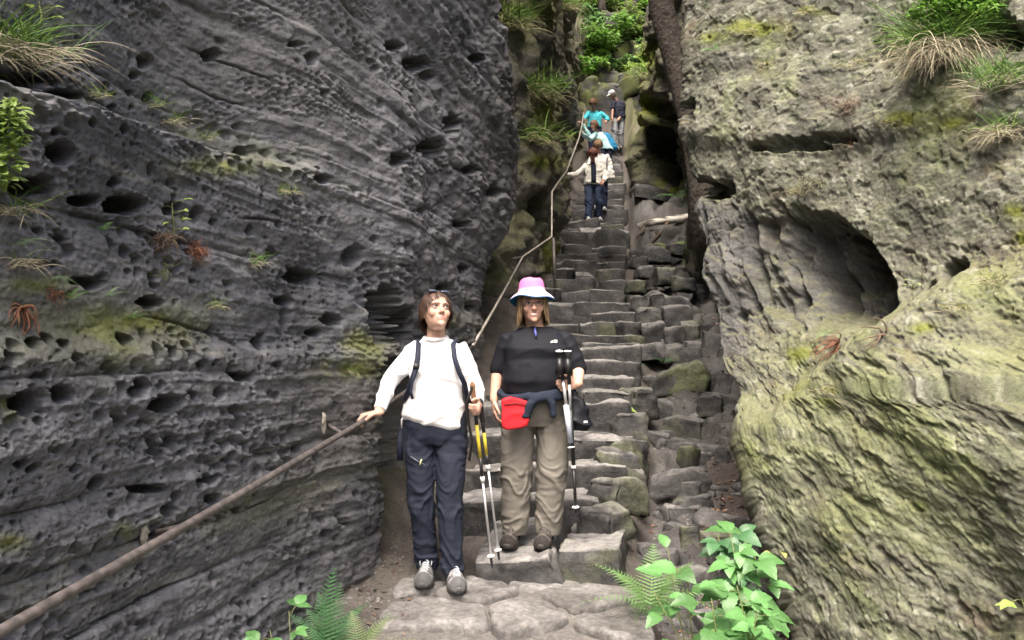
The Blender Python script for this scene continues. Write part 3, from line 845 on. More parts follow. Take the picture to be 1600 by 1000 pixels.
# ------------------------------------------------------------------ stones
def stone_mesh(w, d, h, seed, cell=.05, edge=.035, rough=.03, tone=0.0, mossy=0.0, wear=.5, round_=0.0, outline=None, slope=(0, 0), lay=1.0, cuts=0):
    """irregular block w x d x h with worn edges, its top at z = 0; outline: optional polygon scale(angle)"""
    so = (seed * 3.17) % 60
    half = np.array([w, d, h]) / 2
    r = min(edge, half.min() * .8)
    VV = []; FF = []; off = 0
    for ax in range(3):
        u, v = [(1, 2), (2, 0), (0, 1)][ax]
        for sg in (-1, 1):
            if ax == 2 and sg == -1: continue
            nu = max(3, min(40, int(round(2 * half[u] / cell)))); nv = max(3, min(40, int(round(2 * half[v] / cell))))

            def axis(n, hh):
                e = min(r / hh, .45)
                return np.concatenate([[-1, -1 + e * .35], np.linspace(-1 + e, 1 - e, n), [1 - e * .35, 1]]) * hh
            U, W = np.meshgrid(axis(nu, half[u]), axis(nv, half[v]))
            P = np.zeros(U.shape + (3,)); P[..., ax] = sg * half[ax]; P[..., u] = U; P[..., v] = W
            nr_, nc_ = U.shape
            FF.append(grid_faces(nr_, nc_, flip=(sg < 0)) + off); off += nr_ * nc_
            VV.append(P.reshape(-1, 3))
    V = np.concatenate(VV); F = np.concatenate(FF)
    inner = np.clip(V, -half + r, half - r)
    q = V - inner; L = np.linalg.norm(q, axis=1, keepdims=True); N = q / np.maximum(L, 1e-9)
    V = inner + N * r
    if outline is not None:
        th = np.arctan2(V[:, 1] / half[1], V[:, 0] / half[0]); sc = np.interp(th, np.linspace(-math.pi, math.pi, len(outline)), outline)
        V[:, 0] *= sc; V[:, 1] *= sc
    if round_:
        rr = np.sqrt((V[:, 0] / half[0]) ** 2 + (V[:, 1] / half[1]) ** 2)
        k = 1 - round_ * np.clip(rr - .8, 0, 1)
        V[:, 0] *= k; V[:, 1] *= k
    rgc = np.random.default_rng(seed + 7)
    for _ in range(cuts):
        n = rgc.normal(size=3); n[2] = abs(n[2]) * .8; n /= np.linalg.norm(n)
        dist = np.sum(np.abs(n) * half) * rgc.uniform(.62, .9)
        e = np.maximum(V @ n - dist, 0)
        V = V - n * e[:, None]
    x, y, z = V[:, 0] + so, V[:, 1] - so, V[:, 2]
    n1 = fbm(x * 2.3, y * 2.3, z * 2.3, 3); n2 = fbm(x * 8, y * 8, z * 11, 4); n3 = ridged(x * 2.5, y * 2.5, z * 16 * lay, 2)
    chip = sstep(.1, .45, fbm(x * 5, y * 5, z * 5 + 9, 2)) * sstep(.35, .9, (L[:, 0] / r > .98) * (np.abs(N) < .95).all(1))
    V = V + N * (rough * (1.3 * n1 + .5 * n3 - .4) + .012 * n2 - .03 * chip)[:, None]
    V[:, 2] += -half[2] + slope[0] * V[:, 0] + slope[1] * V[:, 1] + rough * .8 * n1
    g = np.clip(.5 + .6 * n1 + .5 * n2, 0, 1)
    col = lerp3((.034, .034, .036), (.095, .093, .092), g) * (1 + tone)  # near-black sides: riser shade painted in along with soot and damp
    st_ = sstep(.0, .5, fbm(x * 1.6 + 5, y * 1.6, z * 2.5, 4)); col = lerp3(col, (.042, .041, .042), .6 * st_)
    col = lerp3(col, (.15, .147, .143), .4 * sstep(.2, .6, fbm(x * 4 + 15, y * 4, z * 9, 4)))
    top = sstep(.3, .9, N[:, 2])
    col = lerp3(col, (.29, .282, .272), np.clip(top * wear * (.75 + .8 * n2), 0, .9))  # paler tops: dusty wear plus a painted tread highlight
    if mossy:
        col = lerp3(col, (.10, .12, .03), np.clip(mossy * sstep(-.2, .5, n1 + .4 * n2), 0, 1))
    return fast_mesh('stone', V, F, col=col)


stairs = empty('stone_stairs', (.3, 5.1, .05))
tag(stairs, 'long flight of worn dark stone steps climbing between the rock walls', 'stairs')
sb = stairs.location
seedc = 100


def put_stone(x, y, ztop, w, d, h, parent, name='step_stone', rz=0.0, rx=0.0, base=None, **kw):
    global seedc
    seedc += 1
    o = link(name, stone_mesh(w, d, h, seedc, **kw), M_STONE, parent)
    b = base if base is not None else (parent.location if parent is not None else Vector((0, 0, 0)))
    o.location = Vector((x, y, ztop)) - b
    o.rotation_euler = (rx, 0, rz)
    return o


rg = np.random.default_rng(5)
for i in range(len(LIPS) - 1):
    (y0, z0), (y1, z1) = LIPS[i], LIPS[i + 1]
    zprev = LIPS[i - 1][1] if i else .0
    h = max(z0 - zprev, .1) + .24
    a, b = (xl(y0) - .10 if i else -.16), xr(y0) + rg.uniform(-.06, .06)
    nst = 2 if i == 0 else int(rg.choice([1, 2, 1])) if y0 < 9 else int(rg.choice([1, 2, 2, 3])) if y0 < 17 else int(rg.choice([1, 2, 2]))
    cuts = np.sort(np.concatenate([[a, b], a + (b - a) * (np.arange(1, nst) / nst + rg.uniform(-.14, .14, nst - 1))]))
    dp = (y1 - y0) + .16
    cell = .035 if y0 < 7.5 else .05 if y0 < 11 else .08 if y0 < 16 else .12
    for k in range(nst):
        x0, x1 = cuts[k], cuts[k + 1]
        jz = rg.uniform(-.045, .03); jy = rg.uniform(-.08, .07)
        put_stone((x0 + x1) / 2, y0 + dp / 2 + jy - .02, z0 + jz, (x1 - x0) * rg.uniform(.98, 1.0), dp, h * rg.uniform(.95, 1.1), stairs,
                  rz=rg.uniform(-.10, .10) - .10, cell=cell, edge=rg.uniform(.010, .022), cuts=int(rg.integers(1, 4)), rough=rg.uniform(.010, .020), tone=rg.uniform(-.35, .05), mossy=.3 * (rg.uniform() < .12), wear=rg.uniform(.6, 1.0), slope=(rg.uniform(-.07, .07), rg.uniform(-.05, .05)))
# rubble kerb stones on the open side of the steps
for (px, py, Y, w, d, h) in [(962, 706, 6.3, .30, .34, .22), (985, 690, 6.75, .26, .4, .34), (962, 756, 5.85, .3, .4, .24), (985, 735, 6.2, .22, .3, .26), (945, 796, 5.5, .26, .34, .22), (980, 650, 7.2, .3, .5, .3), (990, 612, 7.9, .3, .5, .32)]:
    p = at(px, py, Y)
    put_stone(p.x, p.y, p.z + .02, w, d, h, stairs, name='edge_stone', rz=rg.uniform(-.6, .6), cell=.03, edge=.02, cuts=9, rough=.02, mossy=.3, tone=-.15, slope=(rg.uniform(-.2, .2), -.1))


# paving stones at the foot of the stairs: fitted polygons, children of the ground
def clip_poly(poly, p, q):
    """keep the part of poly nearer to p than to q"""
    m = (p + q) / 2; n = q - p; out = []
    for i in range(len(poly)):
        a_, b_ = poly[i], poly[(i + 1) % len(poly)]
        da, db = np.dot(a_ - m, n), np.dot(b_ - m, n)
        if da <= 0: out.append(a_)
        if da * db < 0: out.append(a_ + (b_ - a_) * da / (da - db))
    return out


def paving_mesh(poly, h, seed, tone, sl):
    """poly relative to its centre; flat worn top, broken edges"""
    rg_ = np.random.default_rng(seed); so = seed * 2.71 % 50
    P = []
    for i in range(len(poly)):
        a_, b_ = poly[i], poly[(i + 1) % len(poly)]
        m = max(2, int(np.linalg.norm(b_ - a_) / .03))
        for k in range(m): P.append(a_ + (b_ - a_) * k / m)
    P = np.array(P); n = len(P)
    for _ in range(2): P = .25 * np.roll(P, 1, 0) + .5 * P + .25 * np.roll(P, -1, 0)
    P = P * (1 + .05 * fbm(P[:, 0] * 9 + so, P[:, 1] * 9, 0 * P[:, 0], 3))[:, None]
    V = []; top = []
    R = [(.02, 0), (.2, 0), (.4, 0), (.58, 0), (.74, 0), (.87, .0), (.95, .006), (.985, .018), (1.0, .04), (1.0, h)]
    for (k, dz) in R:
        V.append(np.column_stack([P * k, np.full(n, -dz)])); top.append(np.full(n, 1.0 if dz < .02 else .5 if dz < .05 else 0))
    V = np.concatenate(V); top = np.concatenate(top)
    x, y, z = V[:, 0] + so, V[:, 1] + so, V[:, 2]
    n1 = fbm(x * 3, y * 3, z * 3, 3); n2 = fbm(x * 12, y * 12, z * 12, 4)
    V[:, 2] += sl[0] * V[:, 0] + sl[1] * V[:, 1] + .016 * n1 + .008 * n2
    V[:, :2] *= (1 + .05 * n2 * (top < 1))[:, None]
    F = np.concatenate([grid_faces(len(R), n), np.array([[i * n + n - 1, i * n, (i + 1) * n, (i + 1) * n + n - 1] for i in range(len(R) - 1)])])[:, ::-1]
    g = np.clip(.5 + .7 * n1 + .5 * n2, 0, 1)
    col = lerp3((.115, .110, .107), (.245, .238, .230), g) * (1 + tone)
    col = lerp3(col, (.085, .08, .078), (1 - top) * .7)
    col = lerp3(col, (.075, .070, .066), .6 * sstep(.0, .5, fbm(x * 2.5 + 5, y * 2.5, z, 4)))
    return fast_mesh('paving_stone', V, F, col=col)


sites = []
yv = 3.25; row = 0
while yv < 5.1:
    x0, x1 = float(xl(yv)) - .08, float(xr(yv)) + .02
    nx = int(rg.choice([2, 3, 3, 4]))
    for k in range(nx):
        sites.append(np.array([x0 + (x1 - x0) * (k + .5) / nx + rg.uniform(-.13, .13), yv + rg.uniform(-.12, .12)]))
    yv += .34; row += 1
for i, p in enumerate(sites):
    x0, x1 = float(xl(p[1])) - .10, float(xr(p[1])) + .06
    poly = [np.array([x0 + rg.uniform(-.05, .05), p[1] - .5]), np.array([x1 + rg.uniform(-.05, .05), p[1] - .5]), np.array([x1 + rg.uniform(-.05, .05), p[1] + .5]), np.array([x0, p[1] + .5])]
    for j, q in enumerate(sites):
        if i != j and np.linalg.norm(p - q) < 1.2 and len(poly) > 2: poly = clip_poly(poly, p, q)
    if len(poly) < 3 or p[1] > 4.9: continue
    c = sum(poly) / len(poly)
    pl = [(v - c) * (1 - .006 / max(np.linalg.norm(v - c), .05)) * .995 for v in poly]
    o = link('paving_stone', paving_mesh(pl, .22, 300 + i, rg.uniform(-.15, .15), (rg.uniform(-.03, .03), rg.uniform(-.02, .05))), M_STONE, ground)
    edge_drop = .05 * (abs(c[0] - (x0 + x1) / 2) > .35)
    o.location = (c[0], c[1], float(pz(min(c[1], 4.66))) + rg.uniform(-.004, .018))

# rubble wall across the gully: each stone a part
rub = empty('rubble_wall', (1.9, 9.3, 1.2))
tag(rub, 'low dry rubble wall of dark stones across the gully beside the steps', 'stone wall')
for (px, py, wpx, hpx, Y) in [(1028, 467, 22, 18, 10.4), (1055, 470, 48, 20, 10.5), (1015, 492, 40, 22, 10.2), (1060, 490, 44, 22, 10.2), (1022, 517, 36, 24, 9.9), (1055, 520, 34, 22, 9.8), (1080, 515, 26, 24, 9.9), (1005, 470, 26, 14, 10.6), (1082, 545, 30, 24, 9.6), (1000, 405, 26, 12, 12.5),
                              (1040, 428, 32, 20, 11.6), (1010, 420, 30, 14, 11.9), (995, 445, 30, 12, 11.3), (1075, 440, 40, 14, 11.2), (1030, 395, 40, 18, 13.0), (1060, 385, 30, 14, 13.4), (1020, 545, 40, 16, 9.4), (1050, 548, 36, 18, 9.4)]:
    p = at(px, py - hpx / 2, Y); k = Y / FPX
    put_stone(p.x, Y + .12, p.z, wpx * k * 1.05, .34, hpx * k + .08, rub, rz=rg.uniform(-.2, .2), cell=.04, edge=.025, cuts=8, rough=.018, slope=(rg.uniform(-.1, .1), 0), tone=rg.uniform(-.2, .15), mossy=.3 * (rg.uniform() < .3), wear=.4, name='wall_stone')

# rough rock bed of the gully: stones set in the ground, each a piece of it
for k in range(110):
    Y = float(1 / rg.uniform(1 / 15.5, 1 / 4.9)); x = float(xr(Y)) + rg.uniform(.16, 1.0) * (1 + .03 * Y)
    w = rg.uniform(.12, .38) * (1 + .02 * Y); dd = w * rg.uniform(.6, 1.1); hh = rg.uniform(.10, .22)
    put_stone(x, Y, tz(x, Y) + hh * rg.uniform(.25, .6), w, dd, hh + .16, ground, name='bed_stone', base=Vector((0, 0, 0)), rz=rg.uniform(-.8, .8), cell=.04 if Y < 8 else .07, edge=.012, cuts=10, rough=.016, tone=rg.uniform(-.2, .1), mossy=.35 * (rg.uniform() < .2), wear=rg.uniform(.1, .5), slope=(rg.uniform(-.25, .25), rg.uniform(-.25, .15)))

# loose rocks in the gully: each a thing
LOOSE = [(1082, 740, 40, 46, 'small upright greenish rock standing in the gully leaf litter', .5, .6),
         (1062, 790, 95, 26, 'flat wide dark rock slab low in the gully', .0, .6),
         (1078, 690, 80, 26, 'broad layered rock lump against the boulder foot in the gully', .2, .5),
         (1030, 700, 60, 22, 'dark rounded rock beside the step edge in the gully', .0, .6),
         (1030, 655, 55, 30, 'black square rock near the middle of the gully', .0, .7),
         (1065, 612, 90, 34, 'wide mossy rock ledge below the rubble wall', .45, .5),
         (1018, 610, 44, 26, 'small dark rock below the rubble wall beside the steps', .0, .7),
         (1112, 650, 40, 24, 'mossy rock wedged under the boulder edge', .6, .7),
         (1040, 812, 60, 12, 'thin flat stone above the fern', .0, .6),
         (1100, 722, 40, 14, 'low brown stone touching the boulder near dead leaves', .0, .7),
         (1050, 362, 60, 16, 'dark rock under the white log', .1, .5),
         (1025, 318, 60, 18, 'smooth pale grey slab beside the upper steps', .0, .8)]
for (px, py, wpx, hpx, lab, ms, asp) in LOOSE:
    p = on_ground(px, py); k = p.y / FPX
    w = wpx * k; dd = w * asp; hh = hpx * k * .9
    o = put_stone(p.x, p.y + dd * .4, tz(p.x, p.y + dd * .3) + hh * .75, w, dd, hh + .1, None, name='loose_rock', rz=rg.uniform(-.5, .5), cell=.03 if p.y < 9 else .08, cuts=12, rough=.025, mossy=ms, tone=-.2, wear=.3, edge=.02, slope=(rg.uniform(-.2, .2), rg.uniform(-.2, .1)))
    tag(o, lab, 'rock', group='loose rocks in the gully')


# ------------------------------------------------------------------ handrail
M_IRON = plain('rusty_iron', (.122, .108, .104), rough=.55, metal=.35, var=.45, vscale=30, bump=.35, bscale=90, bdist=.003)
M_IRON2 = plain('worn_iron', (.42, .39, .34), rough=.5, metal=.3, var=.3, vscale=12, bump=.2)
M_MORTAR = plain('mortar', (.34, .32, .27), rough=.95, var=.3, vscale=25, bump=.8, bscale=40, bdist=.01)
M_PATCH = plain('bracket_plate', (.2, .14, .1), rough=.8, var=.4)


def rail_at(Y):
    t = (4.5 - Y) / (4.5 - 1.85)
    return Vector((-.81 - .33 * t, Y, .92 - .25 * t))


rail = empty('handrail', rail_at(2.7))
tag(rail, 'rusty iron pipe handrail climbing along the rock wall past both women', 'handrail')
rb = rail.location


def rtube(name, pts, r, mat, n=12):
    m = MB(); m.tube([Vector(p) - rb for p in pts], r, n=n)
    return m.build(name, mat, rail)


pts = [rail_at(y) + Vector((0, 0, -.010 * math.sin((y - 1) * 1.1))) for y in np.linspace(.6, 4.5, 16)]
mid = [pts[-1].lerp(at(738, 541, 7.3), t) for t in (.33, .66)]
rtube('lower_pipe', pts + mid + [at(738, 541, 7.3)], .0145, M_IRON, 16)
rtube('upper_pipe', [at(738, 541, 7.3), at(770, 486, 8.3), at(800, 432, 9.5), at(817, 401, 10.3), at(862, 370, 11.5), at(862.5, 300, 11.6), at(872, 285, 13), at(885, 268, 14.6), at(905, 215, 19.2), at(909, 196, 20.5), at(912, 176, 22)],
      [.0155, .012, .0115, .0115, .012, .0125, .0135, .0145, .017, .018, .018], M_IRON2, 10)
rtube('post', [at(865, 372, 11.5), at(867, 450, 11.4)], .022, M_IRON, 10)
rtube('bracket', [rail_at(2.78) + Vector((0, .0, -.03)), on_rock(LWF, 232, 835, -.02)], [.010, .012], M_IRON, 10)
rtube('bracket', [rail_at(4.25) + Vector((0, 0, -.02)), on_rock(LWF, 508, 662, -.02)], [.011, .013], M_IRON, 10)
rtube('bracket', [at(818, 401, 10.3), at(798, 405, 10.2)], .014, M_IRON, 8)
for (px, py, a, b) in [(226, 828, .030, .042), (506, 658, .030, .048)]:
    m = MB(); p = on_rock(LWF, px, py) - rb
    m.ellipsoid(p, (.010, a, b), n=20, m=12); m.V = [tuple(Vector(v) + Vector((0, 0, 0)) + (Vector(v) - p) * .8 * float(pnoise(v[0] * 55, v[1] * 55, v[2] * 55))) for v in m.V]
    m.build('mortar_patch', M_MORTAR, rail)


# ------------------------------------------------------------------ people
M_SKIN = vcol('skin', rough=.55, var=.06, vscale=60, bump=.12, bscale=300, bdist=.0008, spec=.35, sss=.12)
M_HAIRB = vcol('hair', rough=.5, var=.3, vscale=90, bump=.3, bscale=200, bdist=.002, spec=.4)
M_CLOTHV = vcol('coloured_cloth', rough=.85, var=.08, vscale=30, bump=.25, bscale=400, bdist=.001, spec=.15)
M_EYE = vcol('eye', rough=.15, var=.02, bump=0, spec=.5)


def cloth(name, col, rough=.85, sheen=.0, var=.10):
    return plain(name, col, rough=rough, var=var, vscale=14, bump=.25, bscale=420, bdist=.001, spec=.15, sheen=sheen)


def oring(c, rx, ry, n=28, tilt=0.0, tilty=0.0, p=2.3, rot=0.0):
    """horizontal superellipse ring round c"""
    out = []
    for k in range(n):
        th = 2 * math.pi * k / n
        cx, sy = math.cos(th), math.sin(th)
        r = (abs(cx) ** p + abs(sy) ** p) ** (-1 / p)
        x, y = rx * r * cx, ry * r * sy
        x, y = x * math.cos(rot) - y * math.sin(rot), x * math.sin(rot) + y * math.cos(rot)
        out.append(Vector((c[0] + x, c[1] + y, c[2] + tilt * x + tilty * y)))
    return out


def torso(mb, rows, **kw):
    mb.rings([oring((r[1], r[2], r[0]), r[3], r[4], tilt=(r[5] if len(r) > 5 else 0), tilty=(r[6] if len(r) > 6 else 0), **kw) for r in rows])


def head_matrix(c, yaw=0.0, pitch=0.0, roll=0.0, s=1.0):
    """yaw > 0 turns the face towards +X, pitch > 0 lifts it; face looks to -Y at rest"""
    return Matrix.Translation(Vector(c)) @ Euler((-math.radians(pitch), math.radians(roll), math.radians(yaw)), 'XYZ').to_matrix().to_4x4() @ Matrix.Scale(s, 4)


HEAD = [(-.116, .012, -.074, -.045), (-.108, .030, -.088, -.02), (-.092, .044, -.094, .02), (-.072, .054, -.093, .045), (-.05, .061, -.090, .058), (-.025, .067, -.088, .070), (0, .071, -.087, .082), (.028, .074, -.090, .090),
        (.055, .073, -.087, .094), (.08, .065, -.074, .086), (.098, .049, -.052, .066), (.109, .028, -.03, .042), (.113, .008, -.008, .014)]


def add_head(mb, M):
    h = MB()
    R = []
    for (z, w, f, b) in HEAD:
        ring = []
        for k in range(28):
            th = 2 * math.pi * k / 28
            x = w * math.cos(th); s_ = math.sin(th)
            y = (b if s_ > 0 else -f) * s_
            y += (0 if f < -.0 else 0)
            if z < -.05 and s_ > 0: pass
            ring.append(Vector((x, y, z)))
        R.append(ring)
    h.rings(R)
    h.capsule([(0, -.086, .012), (0, -.097, -.012), (0, -.108, -.030)], [.0075, .009, .0115], n=10)
    for s_ in (-1, 1):
        h.ellipsoid((s_ * .0115, -.097, -.034), (.0085, .010, .0075), n=10, m=6)
        h.ellipsoid((s_ * .076, .014, -.008), (.009, .02, .032), n=10, m=8)
        h.ellipsoid((s_ * .036, -.064, -.028), (.026, .020, .026), n=12, m=8)
        h.capsule([(s_ * .014, -.093, .023), (s_ * .05, -.080, .022)], [.008, .006], n=8)
    h.capsule([(-.022, -.088, -.062), (0, -.094, -.0605), (.022, -.088, -.062)], [.004, .0065, .004], n=8)
    h.capsule([(-.019, -.088, -.071), (0, -.0945, -.073), (.019, -.088, -.071)], [.005, .0075, .005], n=8)
    h.ellipsoid((0, -.083, -.098), (.02, .016, .016), n=12, m=8)
    h.xform(M)
    mb.add(h.V, h.F)


def paint_head(V, C, M, skin, smile=False, brow=(.06, .035, .02), lip=(.46, .20, .17)):
    Mi = np.array(M.inverted()); Q = V @ Mi[:3, :3].T + Mi[:3, 3]
    x, y, z = Q[:, 0], Q[:, 1], Q[:, 2]
    inh = (np.abs(x) < .1) & (np.abs(z) < .13) & (y < .03)
    for s_ in (-1, 1):
        g = np.exp(-(((x - s_ * .032) / .017) ** 2 + ((z - .003) / .010) ** 2)) * (inh & (y < -.03))
        Q[:, 1] += .009 * g
        C[:] = lerp3(C, np.array(skin) * .8, np.clip(g * .35, 0, 1))
        b = np.exp(-(((x - s_ * .033) / .02) ** 2 * 1.2 + ((z - .0235 + .1 * np.abs(x - s_ * .030)) / .0042) ** 2) ** 2) * (inh & (y < -.05))
        C[:] = lerp3(C, brow, np.clip(b * .8, 0, .8))
        ch = np.exp(-(((x - s_ * .043) / .02) ** 2 + ((z + .03) / .02) ** 2)) * (inh & (y < -.03))
        C[:] = lerp3(C, np.array(skin) * np.array((1.0, .84, .80)), np.clip(ch * .6, 0, 1))
    nt = np.exp(-((x / .015) ** 2 + ((z + .032) / .012) ** 2)) * (inh & (y < -.08))
    C[:] = lerp3(C, np.array(skin) * np.array((1, .78, .72)), np.clip(nt * .5, 0, 1))
    up = -.060 + (.20 * np.abs(x) if smile else .03 * np.abs(x))
    w = .030 if smile else .025
    li = ((np.abs(z - up + .0055) < (.0115 if smile else .0095) * np.sqrt(np.clip(1 - (x / w) ** 2, 0, 1))) & (y < -.06) & inh)
    C[li] = (.36, .11, .10) if smile else lip
    md = ((np.abs(z - up + .0055) < (.0045 if smile else .0018) * np.sqrt(np.clip(1 - (x / (w - .005)) ** 2, 0, 1))) & (y < -.06) & inh)
    C[md] = (.66, .62, .57) if smile else (.16, .05, .05)
    # nasolabial folds: crease shade painted into the skin colour
    fo = np.exp(-((np.abs(x) - .030 - .28 * (-.035 - z)) / .004) ** 2) * sstep(-.072, -.06, z) * sstep(-.028, -.038, z) * (inh & (y < -.05))
    C[:] = lerp3(C, np.array(skin) * .75, np.clip(fo * (.5 if smile else .15), 0, 1))
    return (Q @ np.array(M)[:3, :3].T + np.array(M)[:3, 3]).astype(np.float32)


def add_hand(mb, wrist, d, n, right, curl=(20, 25, 20), s=1.0, thumb=.5, spread=.1):
    w = Vector(wrist); d = Vector(d).normalized(); n = Vector(n); n = (n - d * n.dot(d)).normalized()
    a = d.cross(n)
    if not right: a = -a
    s *= .95
    mb.capsule([w - d * .015 * s, w + d * .02 * s, w + d * .05 * s, w + d * .082 * s], [(.024 * s, .017 * s), (.030 * s, .017 * s), (.038 * s, .0155 * s), (.037 * s, .0125 * s)], n=12, up=a)
    L = [(.040, .024, .020), (.044, .027, .022), (.041, .025, .021), (.032, .019, .018)]
    for i in range(4):
        k = (1.5 - i) / 1.5
        b = w + d * (.086 - .004 * abs(k - .3)) * s + a * (.0275 * k * s)
        dirv = (d + a * spread * k).normalized()
        pts = [b]; ang = 0
        for j in range(3):
            ang += math.radians(curl[j] * (1 + .08 * i))
            pts.append(pts[-1] + (dirv * math.cos(ang) + n * math.sin(ang)) * L[i][j] * s)
        mb.capsule(pts, [.0098 * s, .0092 * s, .0084 * s, .007 * s], n=9)
    b = w + d * .028 * s + a * .026 * s
    t1 = (a * .75 + d * .65 + n * .25 * thumb).normalized(); t2 = (a * (.5 - .5 * thumb) + d * .8 + n * thumb).normalized()
    t3 = (a * (.2 - .6 * thumb) + d * .8 + n * thumb).normalized()
    mb.capsule([b, b + t1 * .036 * s, b + t1 * .036 * s + t2 * .030 * s, b + t1 * .036 * s + t2 * .03 * s + t3 * .022 * s], [.0125 * s, .0115 * s, .0105 * s, .0085 * s], n=9)


def bend_limb(a, b, c, r, seg=5):
    """smooth limb path a-b-c with radii r[0..2]"""
    a, b, c = Vector(a), Vector(b), Vector(c)
    P = []; R = []
    for i in range(seg):
        t = i / seg; P.append(a.lerp(b, t)); R.append(r[0] + (r[1] - r[0]) * t)
    P.append(b); R.append(r[1])
    for i in range(1, seg + 1):
        t = i / seg; P.append(b.lerp(c, t)); R.append(r[1] + (r[2] - r[1]) * t)
    Q = list(P)
    for _ in range(2):
        Q = [Q[0]] + [(Q[i - 1] + Q[i] * 2 + Q[i + 1]) / 4 for i in range(1, len(Q) - 1)] + [Q[-1]]
    return Q, R


def cloth_part(name, mb, voxel, mat, parent, wrinkle=None, smooth=3, colf=None):
    V, F = remeshed(mb, voxel, smooth)
    if wrinkle is not None:
        N = vnormals(V, F)
        # keep displacement pointing outward
        V = (V + N * wrinkle(V, N)[:, None]).astype(np.float32)
    me = fast_mesh(name, V, F, col=colf(V) if colf else None)
    return link(name, me, mat, parent)


def trousers_wr(knees, ankles, seed, amp=.007):
    def f(V, N):
        x, y, z = V[:, 0], V[:, 1], V[:, 2]
        w = .35 + .9 * sum(np.exp(-((z - k) / .07) ** 2) for k in knees) + 1.1 * sum(np.exp(-((z - a) / .09) ** 2) for a in ankles)
        n = 1.5 * np.clip(1 - 2.4 * np.abs(pnoise(x * 6 + seed + z * 3, y * 5, z * 10 + 2.4 * pnoise(x * 6, y * 6, z * 4 + seed))), 0, 1) ** 1.5 - .5 + .4 * ridged(x * 9 + seed, y * 9, z * 24, 1)
        n2 = fbm(x * 5 + seed, y * 5, z * 4, 2)
        return amp * (np.clip(w, 0, 1.5) * n + .6 * n2)
    return f


def shirt_wr(seed, amp=.006, vert=0.0):
    def f(V, N):
        x, y, z = V[:, 0], V[:, 1], V[:, 2]
        n = 1.5 * np.clip(1 - 2.6 * np.abs(pnoise(x * 4 + z * 3.5 + seed, y * 3, z * 7 - x * 3.5)), 0, 1) ** 1.5 - .5 + .4 * ridged(x * 8 + seed, y * 8, z * 14, 1)
        n2 = fbm(x * 4 + seed, y * 4, z * 4, 2)
        return amp * (.9 * n + .8 * n2)
    return f


def foot(parent, heel, fwd, length, col_up, col_sole, col_lace, h=.10, name='shoe'):
    """a shoe: upper with laces and sole; heel = ground point under the heel"""
    length *= 1.06; h *= 1.08
    f = Vector(fwd); f.z = 0; f.normalize(); r = Vector((f.y, -f.x, 0)); heel = Vector(heel)
    prof = [(0, .026, .07), (.04, .037, .095), (.14, .042, h), (.28, .0415, h + .006), (.40, .042, h * .95), (.52, .046, h * .82), (.64, .051, h * .70), (.76, .0535, h * .60), (.87, .050, h * .52), (.95, .040, h * .44), (1.0, .022, h * .33)]
    R = []
    for (t, w, hh) in prof:
        ring = []
        for k in range(18):
            th = 2 * math.pi * k / 18
            x = w * math.copysign(abs(math.cos(th)) ** .75, math.cos(th)); z = math.sin(th)
            z = hh * (z if z > 0 else .0) ** .9 if z > 0 else .02 * z
            xx = x * (1 - .45 * max(0, z / max(hh, .01)) ** 2)
            ring.append(heel + f * (t - .12) * length + r * xx + Vector((0, 0, .028 + z)))
        R.append(ring)
    m = MB(); m.rings(R)
    V, F = remeshed(m, .006, 2)
    so = float(heel.x * 37)
    N = vnormals(V, F)
    V = V + N * (.0022 * ridged(V[:, 0] * 30 + so, V[:, 1] * 30, V[:, 2] * 30, 2))[:, None]
    loc = V - np.array(heel)
    n = pnoise(V[:, 0] * 28 + so, V[:, 1] * 28, V[:, 2] * 28)
    f_ = np.array(f); r_ = np.array(r)
    lt = (loc @ f_) / length + .12; ls = loc @ r_
    C = lerp3(np.array(col_up) * .8, np.array(col_up) * 1.2, sstep(-.1, .15, n))
    C = lerp3(C, np.array(col_up) * .38, np.clip(sstep(.80, .84, lt) + (np.sin(lt * 26 + np.abs(ls) * 60) > .35) * (np.abs(ls) > .022) * (lt > .2) + (loc[:, 2] < .052) * .8, 0, 1))
    C = lerp3(C, np.array(col_up) * .3, sstep(.10, .112, loc[:, 2]) * (lt < .45))
    up = link(name, fast_mesh(name, V, F, col=C), M_CLOTHV, parent)
    s = MB(); R = []
    for (z, g) in [(0, .96), (.004, 1.03), (.024, 1.06), (.036, 1.0)]:
        ring = []
        for k in range(36):
            th = 2 * math.pi * k / 36
            t = .5 - .5 * math.cos(th)
            w = float(np.interp(t, [p[0] for p in prof], [p[1] for p in prof])) * (1 if 0 < t < 1 else .6)
            side = 1 if math.sin(th) >= 0 else -1
            ring.append(heel + f * ((t - .12 - .44) * length * g + .44 * length) + r * side * w * g * (abs(math.sin(th)) ** .35) + Vector((0, 0, z + .012 * max(0, t - .8) / .2)))
        R.append(ring)
    s.rings(R)
    so_ = s.build('sole', plain_cache('rubber_sole', col_sole, .7), up)
    lc = MB()
    for j in range(5):
        t = .36 + .075 * j; hh = float(np.interp(t, [p[0] for p in prof], [p[2] for p in prof])) + .031
        a = heel + f * (t - .12) * length
        lc.tube([a + r * .020 + Vector((0, 0, hh - .014)), a + r * .008 + f * .008 + Vector((0, 0, hh)), a - r * .008 + f * .012 + Vector((0, 0, hh)), a - r * .020 + f * .018 + Vector((0, 0, hh - .014))], .0028, n=6)
    for sd in (-1, 1):
        a = heel + f * .26 * length + Vector((0, 0, h + .022))
        lc.tube([a, a + r * sd * .02 + f * .01 + Vector((0, 0, .010)), a + r * sd * .034 + f * .02 - Vector((0, 0, .012)), a + r * sd * .03 + f * .03 - Vector((0, 0, .03))], .0026, n=6)
    lc.build('laces', plain_cache('lace', col_lace, .8), up)
    return up


_pc = {}


def plain_cache(name, col, rough=.7, **kw):
    k = (name, tuple(col))
    if k not in _pc: _pc[k] = plain(name, col, rough=rough, **kw)
    return _pc[k]


